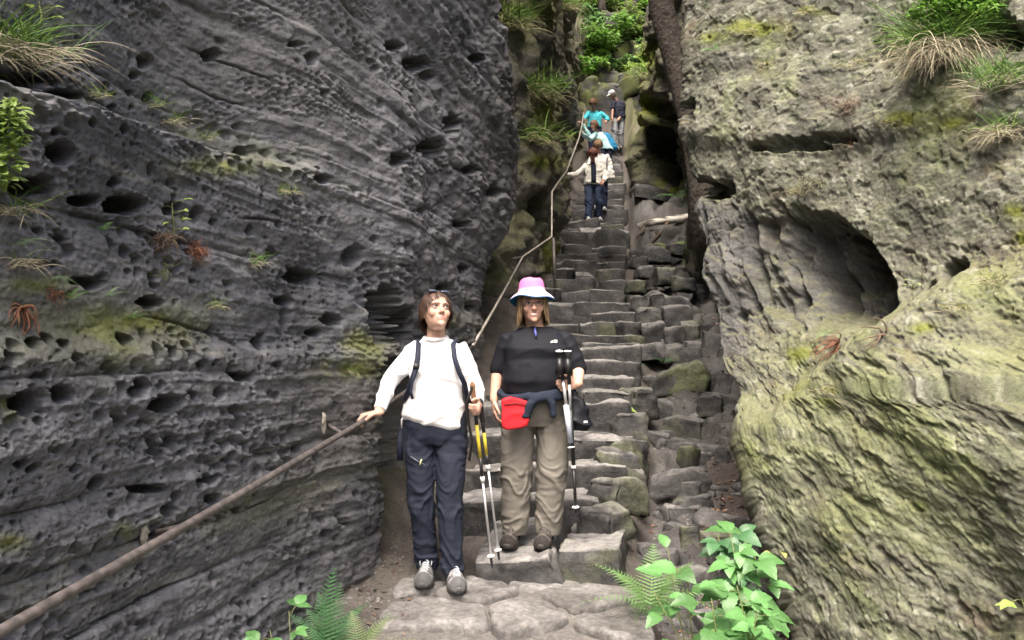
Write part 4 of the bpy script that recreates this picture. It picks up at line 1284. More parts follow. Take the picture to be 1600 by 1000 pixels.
def hair_mesh(M, parent, col, endf, n=520, seed=1, a=.086, b=.103, c=.120, thick=.010, cy=.010, curl=0.0, name='hair', face=42, hang=.9, tmin=.05, base=True, wid=.0034, rag=.010):
    """strands flowing from the crown; endf(azimuth degrees) gives the height where they end"""
    rg_ = np.random.default_rng(seed)
    mb = MB(); cols = []

    def pt(phi, t, off, zend):
        # t: 0 crown .. 1 end
        th_end = math.acos(max(-1, min(1, max(zend, -.01) / c)))
        if zend < -.01:
            arc = math.pi / 2 * 1.05; total = arc * (a + c) / 2 + (-.01 - zend)
            s_ = t * total
            if s_ < arc * (a + c) / 2:
                th = s_ / ((a + c) / 2); down = 0
            else:
                th = arc; down = s_ - arc * (a + c) / 2
        else:
            th = t * th_end; down = 0
        r = 1.0
        x = (a + off) * math.sin(th) * math.sin(phi); y = -(b + off) * math.sin(th) * math.cos(phi) + cy; z = (c + off) * math.cos(th) - down
        k = 1 - down * (1 - hang) * 6
        return Vector((x * k, y * (1 - down * .4 * (1 - hang) * 6), z))
    if base:
        R = []
        for i in range(10):
            ring = []
            for k in range(40):
                phi = 2 * math.pi * k / 40
                ze = endf(math.degrees((phi + math.pi) % (2 * math.pi) - math.pi)) + .012
                ring.append(pt(phi, max(.02, i / 9), -.002, ze))
            R.append(ring)
        mb.rings(R, cap=False)
        cols += [tuple(np.array(col[0]) * .6)] * (400)
    for i in range(n):
        phi = rg_.uniform(-math.pi, math.pi)
        ze = endf(math.degrees(phi)) + rg_.normal() * rag
        off = rg_.uniform(0, thick)
        dphi = rg_.normal() * .12
        g = rg_.uniform() ** 1.6
        cc = np.array(col[0]) * (1 - g) + np.array(col[1]) * g
        pts = []
        m = 8
        t0 = tmin * rg_.uniform(.3, 2.5)
        ph0 = rg_.uniform(0, 6)
        for j in range(m):
            t = t0 + (1 - t0) * j / (m - 1)
            p = pt(phi + dphi * t, t, off + .004 * math.sin(t * 3 + ph0), ze)
            if curl:
                p += Vector((math.sin(ph0 + t * 9), math.cos(ph0 * 2 + t * 8), math.sin(ph0 + t * 11))) * curl
            pts.append(p)
        V = []; F = []
        for j, p in enumerate(pts):
            tg = (pts[min(j + 1, m - 1)] - pts[max(j - 1, 0)]).normalized()
            out = Vector((p.x, p.y, p.z * .4)); sd = tg.cross(out)
            if sd.length < 1e-6: sd = Vector((1, 0, 0))
            sd.normalize(); outn = sd.cross(tg).normalized()
            ww = wid * (1 if j < m - 1 else .3) * (.7 if j == 0 else 1)
            V += [p - sd * ww, p + outn * ww * .55, p + sd * ww]
        for j in range(m - 1):
            F += [(3 * j, 3 * j + 1, 3 * j + 4, 3 * j + 3), (3 * j + 1, 3 * j + 2, 3 * j + 5, 3 * j + 4)]
        mb.add(V, F); cols += [tuple(cc)] * len(V)
    mb.xform(M); mb.C = cols
    return mb.build(name, M_HAIRB, parent, usecol=True)


def eyes(M, parent, iris=(.05, .03, .015), gaze=(0, 0)):
    for s_ in (-1, 1):
        e = MB(); e.ellipsoid((0, 0, 0), (.0125, .0122, .0088), n=20, m=14)
        c = Vector((s_ * .032, -.0775, .003))
        Vq = np.array(e.V); g = Vector((gaze[0], -1, gaze[1])).normalized()
        dt = (Vq @ np.array(g)) / .0122
        C = np.where((dt > .80)[:, None], np.array(iris), np.array((.72, .70, .68)))
        C = np.where((dt > .955)[:, None], np.array((.01, .01, .01)), C)
        me = poly_mesh('eye', [tuple(M @ (c + Vector(v))) for v in e.V], e.F, True, C)
        link('eye', me, M_EYE, parent)
        # upper lid
        l = MB()
        l.tube([M @ (c + Vector((.0145 * math.sin(t), -.0128 * math.cos(t) , .0062 + .0008 * math.cos(t)))) for t in np.linspace(-1.2, 1.2, 7)], [.0016, .0026, .003, .003, .003, .0026, .0016], n=6)
        l.build('eyelid', plain_cache('lash', (.08, .045, .03), .6), parent)


def skin_body(parent, mb, voxel, skin, heads, smooth=2, smile=False, **kw):
    V, F = remeshed(mb, voxel, smooth, .45)
    C = np.tile(np.array(skin, float), (len(V), 1))
    n = fbm(V[:, 0] * 14, V[:, 1] * 14, V[:, 2] * 14, 3)
    C = C * (1 + .10 * n[:, None] * np.array((.6, 1, 1)))
    for M in heads:
        V = paint_head(V, C, M, skin, smile, **kw)
    return link('body', fast_mesh('body', V, F, col=C), M_SKIN, parent)


SKIN = (.58, .365, .28)

# ---------------------------------------------------------------- woman in white at the rail
p1 = empty('person', (-.40, 4.78, .025))
tag(p1, 'woman in white long-sleeved shirt and navy trousers holding the handrail', 'person')
HM1 = head_matrix((-.034, -.035, 1.508), yaw=24, pitch=17, roll=3)
rail_l = rail_at(4.60) - p1.location
mb = MB()
add_head(mb, HM1)
mb.capsule([(-.04, .02, 1.30), (-.038, .005, 1.37), (-.034, -.012, 1.44)], [.062, .053, .052], n=16)
torso(mb, [(.80, -.035, 0, .12, .09), (.92, -.04, 0, .15, .11), (1.05, -.035, 0, .13, .10), (1.2, -.03, 0, .135, .10), (1.3, -.03, .01, .13, .075), (1.34, -.03, .01, .06, .05)])
shR, elR, wrR = (-.155, .01, 1.285), (-.295, -.04, 1.115), rail_l + Vector((.060, .004, .040))
shL, elL, wrL = (.100, .01, 1.275), (.190, .03, 1.085), Vector((.215, -.120, .985))
for (a, b, c) in ((shR, elR, wrR), (shL, elL, wrL)):
    P, R = bend_limb(a, b, c, (.042, .036, .024)); mb.capsule(P, R, n=12)
add_hand(mb, wrR, (-.93, -.25, -.12), (-.15, 0, -1), True, curl=(32, 58, 45), thumb=.5, spread=.05)
add_hand(mb, wrL, (.02, -1, -.25), (-1, 0, 0), False, curl=(62, 75, 50), thumb=.6, spread=.03)
hipR, knR, anR = (-.125, .0, .82), (-.112, -.045, .45), (-.082, .03, .10)
hipL, knL, anL = (.055, .0, .82), (.052, -.085, .46), (.068, -.075, .10)
for (a, b, c) in ((hipR, knR, anR), (hipL, knL, anL)):
    P, R = bend_limb(a, b, c, (.075, .052, .036)); mb.capsule(P, R, n=12)
    mb.capsule([Vector(c) + Vector((0, .0, -.03)), Vector(c) + Vector((0, -.04, -.055))], [.026, .022], n=10)
skin_body(p1, mb, .0055, SKIN, [HM1])
eyes(HM1, p1, gaze=(.1, .25))
# trousers
mb = MB()
torso(mb, [(.76, -.035, .0, .135, .105), (.80, -.035, .0, .165, .125), (.86, -.037, 0, .182, .13), (.92, -.04, 0, .178, .125), (1.0, -.04, 0, .15, .11)])
for (a, b, c, sg) in ((hipR, knR, anR, -1), (hipL, knL, anL, 1)):
    P, R = bend_limb(Vector(a) + Vector((0, 0, .02)), b, Vector(c) + Vector((0, -.012, -.045)), (.097, .072, .060), seg=6)
    mb.tube(P, R, n=22)
NAVY = cloth('navy_trousers', (.022, .027, .043), rough=.75)
tr = cloth_part('trousers', mb, .007, NAVY, p1, trousers_wr((.46, .40, .74), (.13,), 3.1, .0065))
m = MB(); m.tube([(-.165, -.112, .70), (-.125, -.122, .675), (-.085, -.118, .655)], .0022, n=6); m.build('pocket_seam', plain_cache('seam_grey', (.2, .21, .24), .7), tr)
m = MB(); m.tube([(-.103, -.122, .685), (-.112, -.128, .655)], .0035, n=6); m.build('zip_pull', plain_cache('zip_yellow', (.75, .72, .35), .5), tr)
# shirt
mb = MB()
torso(mb, [(.865, -.045, -.005, .172, .120, -.20), (.89, -.045, -.008, .184, .134, -.20), (.95, -.045, -.008, .178, .136, -.12), (1.02, -.042, -.006, .160, .126, -.04), (1.12, -.035, -.008, .148, .120), (1.20, -.03, -.012, .150, .124), (1.27, -.03, 0, .150, .102), (1.315, -.03, .01, .128, .082), (1.345, -.035, .008, .088, .070), (1.365, -.037, .002, .066, .062)])
for (a, b, c) in ((shR, elR, wrR), (shL, elL, wrL)):
    c2 = Vector(c).lerp(Vector(b), .10)
    P, R = bend_limb(a, b, c2, (.060, .049, .036), seg=6); mb.tube([Vector(a) + (Vector(a) - Vector(b)) * .2] + P, [.052] + R, n=18)
cl = MB()
WHITE = cloth('white_knit', (.82, .82, .83), rough=.9, var=.03)
shw = shirt_wr(5.5, .0065)
sh1 = cloth_part('shirt', mb, .0065, WHITE, p1, shw, smooth=4)
m = MB()
for dz, rr in ((0, .066), (.014, .060), (.026, .056)):
    pass
m.tube([HM1 @ Vector((0, 0, 0)) * 0 + Vector((-.038 + .066 * math.cos(t), -.004 + .062 * math.sin(t), 1.362 + .012 * math.sin(t))) for t in np.linspace(0, 2 * math.pi, 25)], .011, n=8)
m.build('collar', WHITE, sh1)
# feet
foot(p1, (-.082, .045, -.012), (-.02, -1, 0), .265, (.26, .265, .27), (.09, .085, .08), (.62, .68, .72), h=.098)
foot(p1, (.062, -.02, -.022), (.22, -1, 0), .27, (.30, .30, .31), (.10, .095, .09), (.70, .74, .78), h=.100)
# hair: short brown bob with a fringe


def end1(ph):
    a_ = abs(ph)
    return float(np.interp(a_, [0, 25, 45, 62, 75, 100, 140, 180], [.064, .056, .046, .015, -.022, -.045, -.080, -.095]))


hair_mesh(HM1, p1, ((.032, .018, .013), (.14, .080, .055)), end1, n=950, seed=4, thick=.011, hang=.92, curl=.003, a=.082, b=.099, c=.116, rag=.016)
m = MB()   # sunglasses pushed up on the hair
for s_ in (-1, 1):
    m.ellipsoid((s_ * .036, -.060, .108), (.028, .006, .017), Euler((-.9, 0, 0)).to_matrix(), n=14, m=8)
m.tube([(-.075, -.045, .095), (0, -.068, .105), (.075, -.045, .095)], .003, n=6)
for s_ in (-1, 1): m.tube([(s_ * .07, -.05, .098), (s_ * .088, .0, .07), (s_ * .088, .03, .04)], .0025, n=6)
m.xform(HM1).build('sunglasses', plain_cache('dark_lens', (.05, .06, .09), .12), p1)

# ---------------------------------------------------------------- woman in black with the hat
p2 = empty('person', (.149, 5.10, .165))
tag(p2, 'woman in black T-shirt, khaki trousers and pink and white sun hat', 'person')
HM2 = head_matrix((-.024, -.045, 1.435), yaw=4, pitch=-2, roll=-2, s=.98)
mb = MB()
add_head(mb, HM2)
mb.capsule([(-.005, .02, 1.24), (-.01, .01, 1.31), (-.02, -.015, 1.38)], [.066, .056, .054], n=16)
torso(mb, [(.78, -.0, 0, .14, .11), (.92, .0, 0, .17, .14), (1.05, 0, -.01, .17, .14), (1.17, 0, 0, .16, .12), (1.26, 0, .01, .15, .08), (1.30, 0, .01, .06, .05)])
shR, elR, wrR = (-.160, .01, 1.218), (-.236, .035, 1.03), (-.258, -.035, .855)
shL, elL, wrL = (.164, .01, 1.218), (.258, -.005, 1.03), Vector((.238, -.190, .955))
for (a, b, c) in ((shR, elR, wrR), (shL, elL, wrL)):
    P, R = bend_limb(Vector(a).lerp(Vector(b), .15), b, c, (.046, .041, .026)); mb.capsule(P, R, n=14)
add_hand(mb, wrR, (.05, -.12, -1), (1, .25, 0), True, curl=(16, 26, 20), thumb=.25, spread=.12)
add_hand(mb, wrL, (-.95, -.30, -.10), (-.25, 1, 0), False, curl=(34, 52, 40), thumb=.5, spread=.05)
hipR, knR, anR = (-.110, .0, .76), (-.122, -.025, .40), (-.135, .02, .09)
hipL, knL, anL = (.105, .0, .76), (.092, -.035, .40), (.070, .02, .09)
for (a, b, c) in ((hipR, knR, anR), (hipL, knL, anL)):
    P, R = bend_limb(a, b, c, (.078, .054, .038)); mb.capsule(P, R, n=12)
    mb.capsule([Vector(c) + Vector((0, .0, -.03)), Vector(c) + Vector((0, -.04, -.055))], [.026, .022], n=10)
skin_body(p2, mb, .0055, (.60, .37, .28), [HM2], smile=True)
eyes(HM2, p2, iris=(.05, .06, .07))
mb = MB()
torso(mb, [(.70, -.005, .0, .150, .115), (.745, -.005, .0, .190, .14), (.82, -.003, 0, .208, .155), (.90, 0, 0, .205, .155), (.98, 0, 0, .18, .14)])
for (a, b, c) in ((hipR, knR, anR), (hipL, knL, anL)):
    P, R = bend_limb(Vector(a) + Vector((0, 0, .02)), b, Vector(c) + Vector((0, -.012, -.045)), (.108, .093, .076), seg=6)
    mb.tube(P, R, n=22)
KHAKI = cloth('khaki_trousers', (.185, .172, .150), rough=.85)
cloth_part('trousers', mb, .007, KHAKI, p2, trousers_wr((.40, .32, .68), (.12,), 9.7, .0055))
mb = MB()
torso(mb, [(.865, .0, -.005, .198, .155), (.90, .0, -.012, .212, .17), (.97, 0, -.022, .216, .182), (1.04, 0, -.022, .205, .175), (1.10, 0, -.020, .195, .160), (1.165, 0, -.024, .196, .162), (1.22, 0, -.006, .180, .124), (1.262, 0, .008, .150, .094), (1.285, -.004, .008, .115, .080), (1.298, -.007, .002, .082, .072)])
for (a, b, c, k) in ((shR, elR, wrR, .93), (shL, elL, wrL, .90)):
    e = Vector(a).lerp(Vector(b), k)
    mb.capsule([Vector(a) + (Vector(a) - Vector(b)) * .02 + Vector((.012 if a[0] < 0 else -.012, 0, -.004)), a, Vector(a).lerp(e, .5), e], [.056, .062, .064, .059], n=20)
BLACK = cloth('black_jersey', (.013, .014, .019), rough=.7)
sh2 = cloth_part('t_shirt', mb, .0065, BLACK, p2, shirt_wr(8.8, .0055), smooth=4)
m = MB()   # small white chest emblem: quarter dome of three bands with two bars beside it
for k, (r0, r1) in enumerate(((.004, .007), (.0095, .0125), (.015, .018))):
    aa = np.linspace(0, math.pi / 2, 7)
    V = [Vector((.098 + r1 * math.sin(t) * -1 + .0, -.174, 1.198 + r1 * math.cos(t) * .8)) for t in aa] + [Vector((.098 - r0 * math.sin(t), -.174, 1.198 + r0 * math.cos(t) * .8)) for t in aa]
    m.add(V, [(i, i + 1, i + 8, i + 7) for i in range(6)])
for k in range(3):
    z = 1.200 + .006 * k
    m.add([Vector((.101, -.174, z)), Vector((.122, -.173, z)), Vector((.122, -.173, z + .0035)), Vector((.101, -.174, z + .0035))], [(0, 1, 2, 3)])
lo = m.build('chest_emblem', plain_cache('emblem_white', (.8, .8, .8), .7), sh2, smooth=False)
sw = lo.modifiers.new('wrap', 'SHRINKWRAP'); sw.target = sh2; sw.offset = .003; sw.wrap_method = 'PROJECT'; sw.use_project_y = True; sw.use_negative_direction = True; sw.use_positive_direction = True; sw.use_project_x = False; sw.use_project_z = False
m = MB(); m.tube([(-.012, -.080, 1.295), (-.010, -.118, 1.265), (-.006, -.142, 1.235)], [.004, .008, .005], n=8); m.build('neck_toggle', plain_cache('toggle_blue', (.09, .10, .36), .5), sh2)
foot(p2, (-.138, .045, -.018), (-.18, -1, 0), .26, (.085, .075, .07), (.04, .038, .036), (.12, .11, .1), h=.095)
foot(p2, (.066, .035, -.018), (-.20, -1, 0), .265, (.095, .085, .078), (.045, .042, .04), (.13, .12, .11), h=.095)


def end2(ph):
    a_ = abs(ph)
    return float(np.interp(a_, [0, 38, 52, 65, 85, 120, 180], [.05, .045, -.02, -.105, -.128, -.130, -.130]))


hair_mesh(HM2, p2, ((.16, .10, .055), (.55, .40, .24)), end2, n=850, seed=9, thick=.013, hang=1.05, a=.084, b=.100, c=.114)
# hat: crown, drooping brim
def hat(M, parent):
    R = []
    prof = [(.008, .152), (.04, .150), (.07, .142), (.084, .128), (.090, .106), (.093, .086), (.095, .080), (.0985, .062), (.1005, .050)]
    for (r, z) in prof:
        R.append([Vector((r * .92 * math.cos(t), r * 1.12 * math.sin(t) + .008, z + .004 * math.sin(3 * t + r * 40))) for t in np.linspace(0, 2 * math.pi, 40, endpoint=False)])
    m = MB(); m.rings(R, cap=False)
    cc = []
    for (r, z) in prof: cc += [((.62, .20, .45) if z > .070 else (.80, .52, .66))] * 40
    m.C = cc
    m.xform(M); o = m.build('hat', M_CLOTHV, parent, usecol=True)
    B = []; cc = []
    for (r, z, c) in [(.099, .056, (.80, .66, .74)), (.115, .046, (.80, .58, .72)), (.132, .034, (.78, .60, .74)), (.148, .018, (.72, .58, .74)), (.156, .006, (.05, .16, .34)), (.1555, .002, (.02, .13, .30)), (.147, .013, (.02, .14, .32)), (.131, .029, (.02, .14, .32)), (.114, .041, (.02, .12, .28)), (.099, .050, (.02, .1, .25))]:
        for t in np.linspace(0, 2 * math.pi, 40, endpoint=False):
            wv = .010 * math.sin(2 * t + .6) + .005 * math.sin(5 * t)
            k = (r - .099) / .057
            B.append(Vector((r * .95 * math.cos(t), r * 1.08 * math.sin(t) + .008, z + wv * k))); cc.append(c)
    m = MB(); m.rings([B[i * 40:(i + 1) * 40] for i in range(10)], cap=False); m.C = cc; m.xform(M)
    m.build('brim', M_CLOTHV, o, usecol=True)
    return o


hat(HM2 @ Matrix.Translation((0, .008, .020)) @ Euler((-.16, 0, .0)).to_matrix().to_4x4() @ Matrix.Scale(.95, 4), p2)
m = MB()
for s_ in (-1, 1):
    c = Vector((s_ * .033, -.099, -.002))
    m.tube([c + Vector((.022 * math.cos(t), .004 * math.cos(t) * s_, .0155 * math.sin(t))) for t in np.linspace(0, 2 * math.pi, 21)], .0016, n=6)
    m.tube([(s_ * .055, -.094, .004), (s_ * .074, -.05, .006), (s_ * .080, .01, .004)], .0016, n=6)
m.tube([(-.011, -.100, .002), (0, -.103, .004), (.011, -.100, .002)], .0016, n=6)
m.xform(HM2).build('glasses', plain_cache('spectacle_frame', (.16, .10, .11), .3, metal=.4), p2)
# jacket tied round the waist
mb = MB()
ring = [Vector((.0 + .222 * math.cos(t), -.010 + .185 * math.sin(t), .905 - .035 * max(0, -math.sin(t)) + .01 * math.sin(3 * t))) for t in np.linspace(0, 2 * math.pi, 33)]
mb.tube(ring, [(.020, .028)] * 33, n=10, up=(0, 0, 1))
mb.ellipsoid((-.02, -.205, .865), (.034, .026, .028))
mb.capsule([(-.02, -.205, .865), (-.045, -.212, .82), (-.075, -.205, .765), (-.06, -.20, .755)], [.024, .028, .032, .02])
mb.capsule([(.0, -.205, .868), (.055, -.20, .875), (.085, -.195, .84), (.095, -.19, .775)], [.022, .024, .026, .022])
mb.capsule([(.03, -.198, .885), (.12, -.165, .895), (.19, -.08, .90)], [.025, .028, .026])
cloth_part('tied_jacket', mb, .006, cloth('navy_fleece', (.022, .028, .045), rough=.95), p2, shirt_wr(2.2, .006), smooth=3)


# ------------------------------------------------------------------ things the women carry
# red waist pouch
rp = empty('waist_pouch', (.149 - .125, 5.10 - .215, .165 + .775))
tag(rp, 'bright red waist pouch worn by the woman in black', 'pouch')
mb = MB()
V = []
for (y, g) in ((-.022, .93), (-.016, 1.0), (.016, 1.0), (.03, .95)):
    V.append([Vector((x * g, y + .25 * x * (x > .0) - .12 * abs(x), z * g)) for (x, z) in [(-.082, .092), (-.03, .104), (.03, .092), (.070, .078), (.078, .0), (.068, -.066), (.0, -.080), (-.055, -.088), (-.080, -.07), (-.086, 0)]])
mb.rings(V)
cloth_part('pouch_body', mb, .006, cloth('red_nylon', (.60, .025, .035), rough=.6), rp, shirt_wr(1.3, .004), smooth=3)
m = MB(); m.tube([(-.07, -.035, .062), (0, -.026, .070), (.065, -.02, .056)], .003, n=6); m.build('zip', plain_cache('zip_dark', (.25, .02, .03), .5), rp)

# backpack of the woman in white
bp = empty('backpack', (-.40 - .06, 4.78 + .24, .025 + .66))
tag(bp, 'dark navy backpack worn by the woman in white', 'backpack')
bo = Vector(bp.location) - Vector(p1.location)
mb = MB()
torso(mb, [(.66 - bo.z + dz, 0, 0, rx, ry) for dz, rx, ry in ((0, .13, .07), (.03, .165, .10), (.15, .172, .115), (.35, .165, .115), (.55, .15, .105), (.66, .13, .09), (.70, .09, .05))], p=4)
BPM = cloth('backpack_nylon', (.022, .026, .045), rough=.6)
cloth_part('pack_body', mb, .008, BPM, bp, shirt_wr(7.7, .007), smooth=4)


def strap(name, pts, w, t=.006, mat=BPM):
    m = MB(); m.tube([Vector(p) - bo for p in pts], [(w, t)] * len(pts), n=10, up=(1, .2, 0)); return m.build(name, mat, bp)


strap('shoulder_strap', [(-.135, .16, 1.24), (-.145, .09, 1.325), (-.140, .02, 1.352), (-.130, -.06, 1.325), (-.128, -.115, 1.25), (-.142, -.138, 1.17), (-.165, -.135, 1.10), (-.195, -.08, 1.02), (-.205, .05, .95)], .015)
strap('shoulder_strap', [(.072, .16, 1.24), (.078, .09, 1.325), (.074, .02, 1.352), (.066, -.06, 1.325), (.078, -.115, 1.25), (.105, -.13, 1.17), (.135, -.10, 1.10), (.15, .05, .98)], .014)
strap('loose_strap', [(-.135, -.150, 1.19), (-.150, -.158, 1.12), (-.160, -.160, 1.06), (-.150, -.160, 1.02)], .008, .004)
strap('buckle', [(-.128, -.148, 1.215), (-.134, -.150, 1.185)], .018, .007, plain_cache('buckle_black', (.02, .02, .02), .4))
strap('hip_strap', [(-.235, .04, .84), (-.245, .02, .75), (-.240, .02, .66)], .018, .005)
m = MB(); m.tube([Vector(p) - bo for p in [(-.205, -.04, .925), (-.225, -.045, .90), (-.225, -.045, .85)]], .005, n=6); m.build('trim', plain_cache('reflective_trim', (.6, .6, .62), .4), bp)

# trekking poles
M_CORK = plain('cork', (.22, .11, .06), rough=.8, var=.3, vscale=60)
M_BLK = plain('black_plastic', (.018, .018, .02), rough=.4)
M_ALU = plain('aluminium', (.62, .62, .64), rough=.3, metal=.8, var=.1)
M_WHT = plain('white_plastic', (.75, .75, .74), rough=.5)
M_YEL = plain('yellow_print', (.62, .48, .05), rough=.45)
M_GRYB = plain('grey_blue_paint', (.42, .46, .54), rough=.4)


def pole(label, top, tip, mats, joints, grip=.13, basket=.93):
    """segments follow joints (fractions from top)"""
    top, tip = Vector(top), Vector(tip)
    root = empty('trekking_pole', tip)
    tag(root, label, 'trekking pole', group='trekking poles carried by the two women')
    ax = tip - top; L = ax.length; u = ax / L

    def P(t): return top + ax * t - tip
    m = MB(); m.capsule([P(0.0), P(.012), P(.03), P(grip * .5), P(grip)], [.013, .019, .016, .0145, .014], n=12); m.build('grip', mats[0], root)
    for (a, b, r, mt, nm) in joints:
        m = MB(); m.tube([P(a), P(b)], r, n=12); m.build(nm, mt, root)
    m = MB(); m.tube([P(basket - .006), P(basket), P(basket + .004), P(basket + .012)], [.010, .021, .022, .008], n=16); m.build('basket', M_WHT, root)
    m = MB(); m.tube([P(basket + .012), P(.985), P(1.0)], [.008, .006, .002], n=8); m.build('tip', M_BLK, root)
    return root


a = pole('cork-gripped trekking pole with yellow shaft held by the woman in white', at(738, 600, 4.62), at(769, 888, 4.70), (M_CORK,),
         [(.12, .22, .010, M_BLK, 'upper_shaft'), (.22, .40, .0098, M_YEL, 'printed_shaft'), (.40, .50, .0098, M_BLK, 'upper_shaft'), (.50, .53, .0125, M_WHT, 'clamp'), (.53, .93, .0075, M_ALU, 'lower_shaft')])
b = pole('trekking pole with dark grip leaning behind its yellow twin, same hand of woman in white', at(750, 625, 4.66), at(780, 876, 4.76), (M_BLK,),
         [(.12, .20, .010, M_BLK, 'upper_shaft'), (.20, .34, .0095, M_YEL, 'printed_shaft'), (.34, .40, .0095, M_BLK, 'upper_shaft'), (.40, .43, .0125, M_WHT, 'clamp'), (.43, .92, .0075, M_ALU, 'lower_shaft')])
m = MB()
q = Vector(b.location)
m.tube([at(738, 604, 4.6) - q, at(729, 630, 4.6) - q, at(732, 660, 4.62) - q, at(738, 690, 4.64) - q, at(733, 720, 4.65) - q], [(.010, .002)] * 5, n=8)
m.build('wrist_strap', M_BLK, b)
Yp = 4.86
c1 = pole('folded black and grey-blue trekking pole held upright by the woman in black, shorter one', at(874, 548, Yp), at(893, 703, Yp), (M_BLK,),
          [(.02, .30, .0115, M_BLK, 'upper_shaft'), (.30, .62, .010, M_ALU, 'middle_shaft'), (.55, .93, .017, M_GRYB, 'lower_shaft')], grip=.2, basket=.97)
c2 = pole('long black trekking pole with white basket held by the woman in black', at(887, 549, Yp - .02), at(900, 803, Yp + .06), (M_BLK,),
          [(.02, .20, .0115, M_BLK, 'upper_shaft'), (.20, .36, .009, M_ALU, 'middle_shaft'), (.36, .70, .012, M_BLK, 'lower_shaft'), (.70, .72, .014, M_WHT, 'clamp'), (.72, .96, .010, M_BLK, 'lower_shaft')], grip=.12, basket=.955)
for o, px in ((c1, 874), (c2, 887)):
    m = MB(); p = at(px, 549, Yp - .01) - Vector(o.location); m.ellipsoid(p, (.024, .024, .009), n=16, m=8); m.build('end_cap', M_WHT, o)
    m = MB(); p = at(px, 560, Yp - .015) - Vector(o.location); m.tube([p, p + Vector((.004, 0, -.09))], [.016, .028], n=14); m.build('basket_cone', M_BLK, o)

# black stuff sack hanging at the hand of the woman in black
ss = empty('stuff_sack', at(905, 673, 4.93))
tag(ss, 'small black drawstring sack hanging beside the folded poles', 'bag')
mb = MB()
torso(mb, [(.0, .005, 0, .038, .03), (.012, .006, 0, .055, .042), (.06, .008, 0, .060, .046), (.11, .002, 0, .054, .042), (.15, -.01, 0, .046, .034), (.185, -.02, 0, .030, .022), (.205, -.026, 0, .018, .014), (.225, -.03, 0, .026, .014)], p=2.8)
sbody = cloth_part('sack_body', mb, .005, cloth('sack_nylon', (.012, .013, .017), rough=.45), ss, shirt_wr(4.4, .014), smooth=2)
m = MB(); m.add([Vector((.022, -.058, .03)), Vector((.045, -.048, .03)), Vector((.045, -.048, .062)), Vector((.022, -.058, .062)), Vector((.022, -.050, .03)), Vector((.045, -.040, .03)), Vector((.045, -.040, .062)), Vector((.022, -.050, .062))], [(0, 1, 2, 3), (4, 7, 6, 5), (0, 4, 5, 1), (1, 5, 6, 2), (2, 6, 7, 3), (3, 7, 4, 0)]); m.build('white_tag', M_WHT, sbody, smooth=False)
m = MB(); m.tube([(-.008, 0, .19), (-.03, -.01, .25), (-.045, -.02, .30)], .003, n=6); m.build('drawstring', M_BLK, ss)


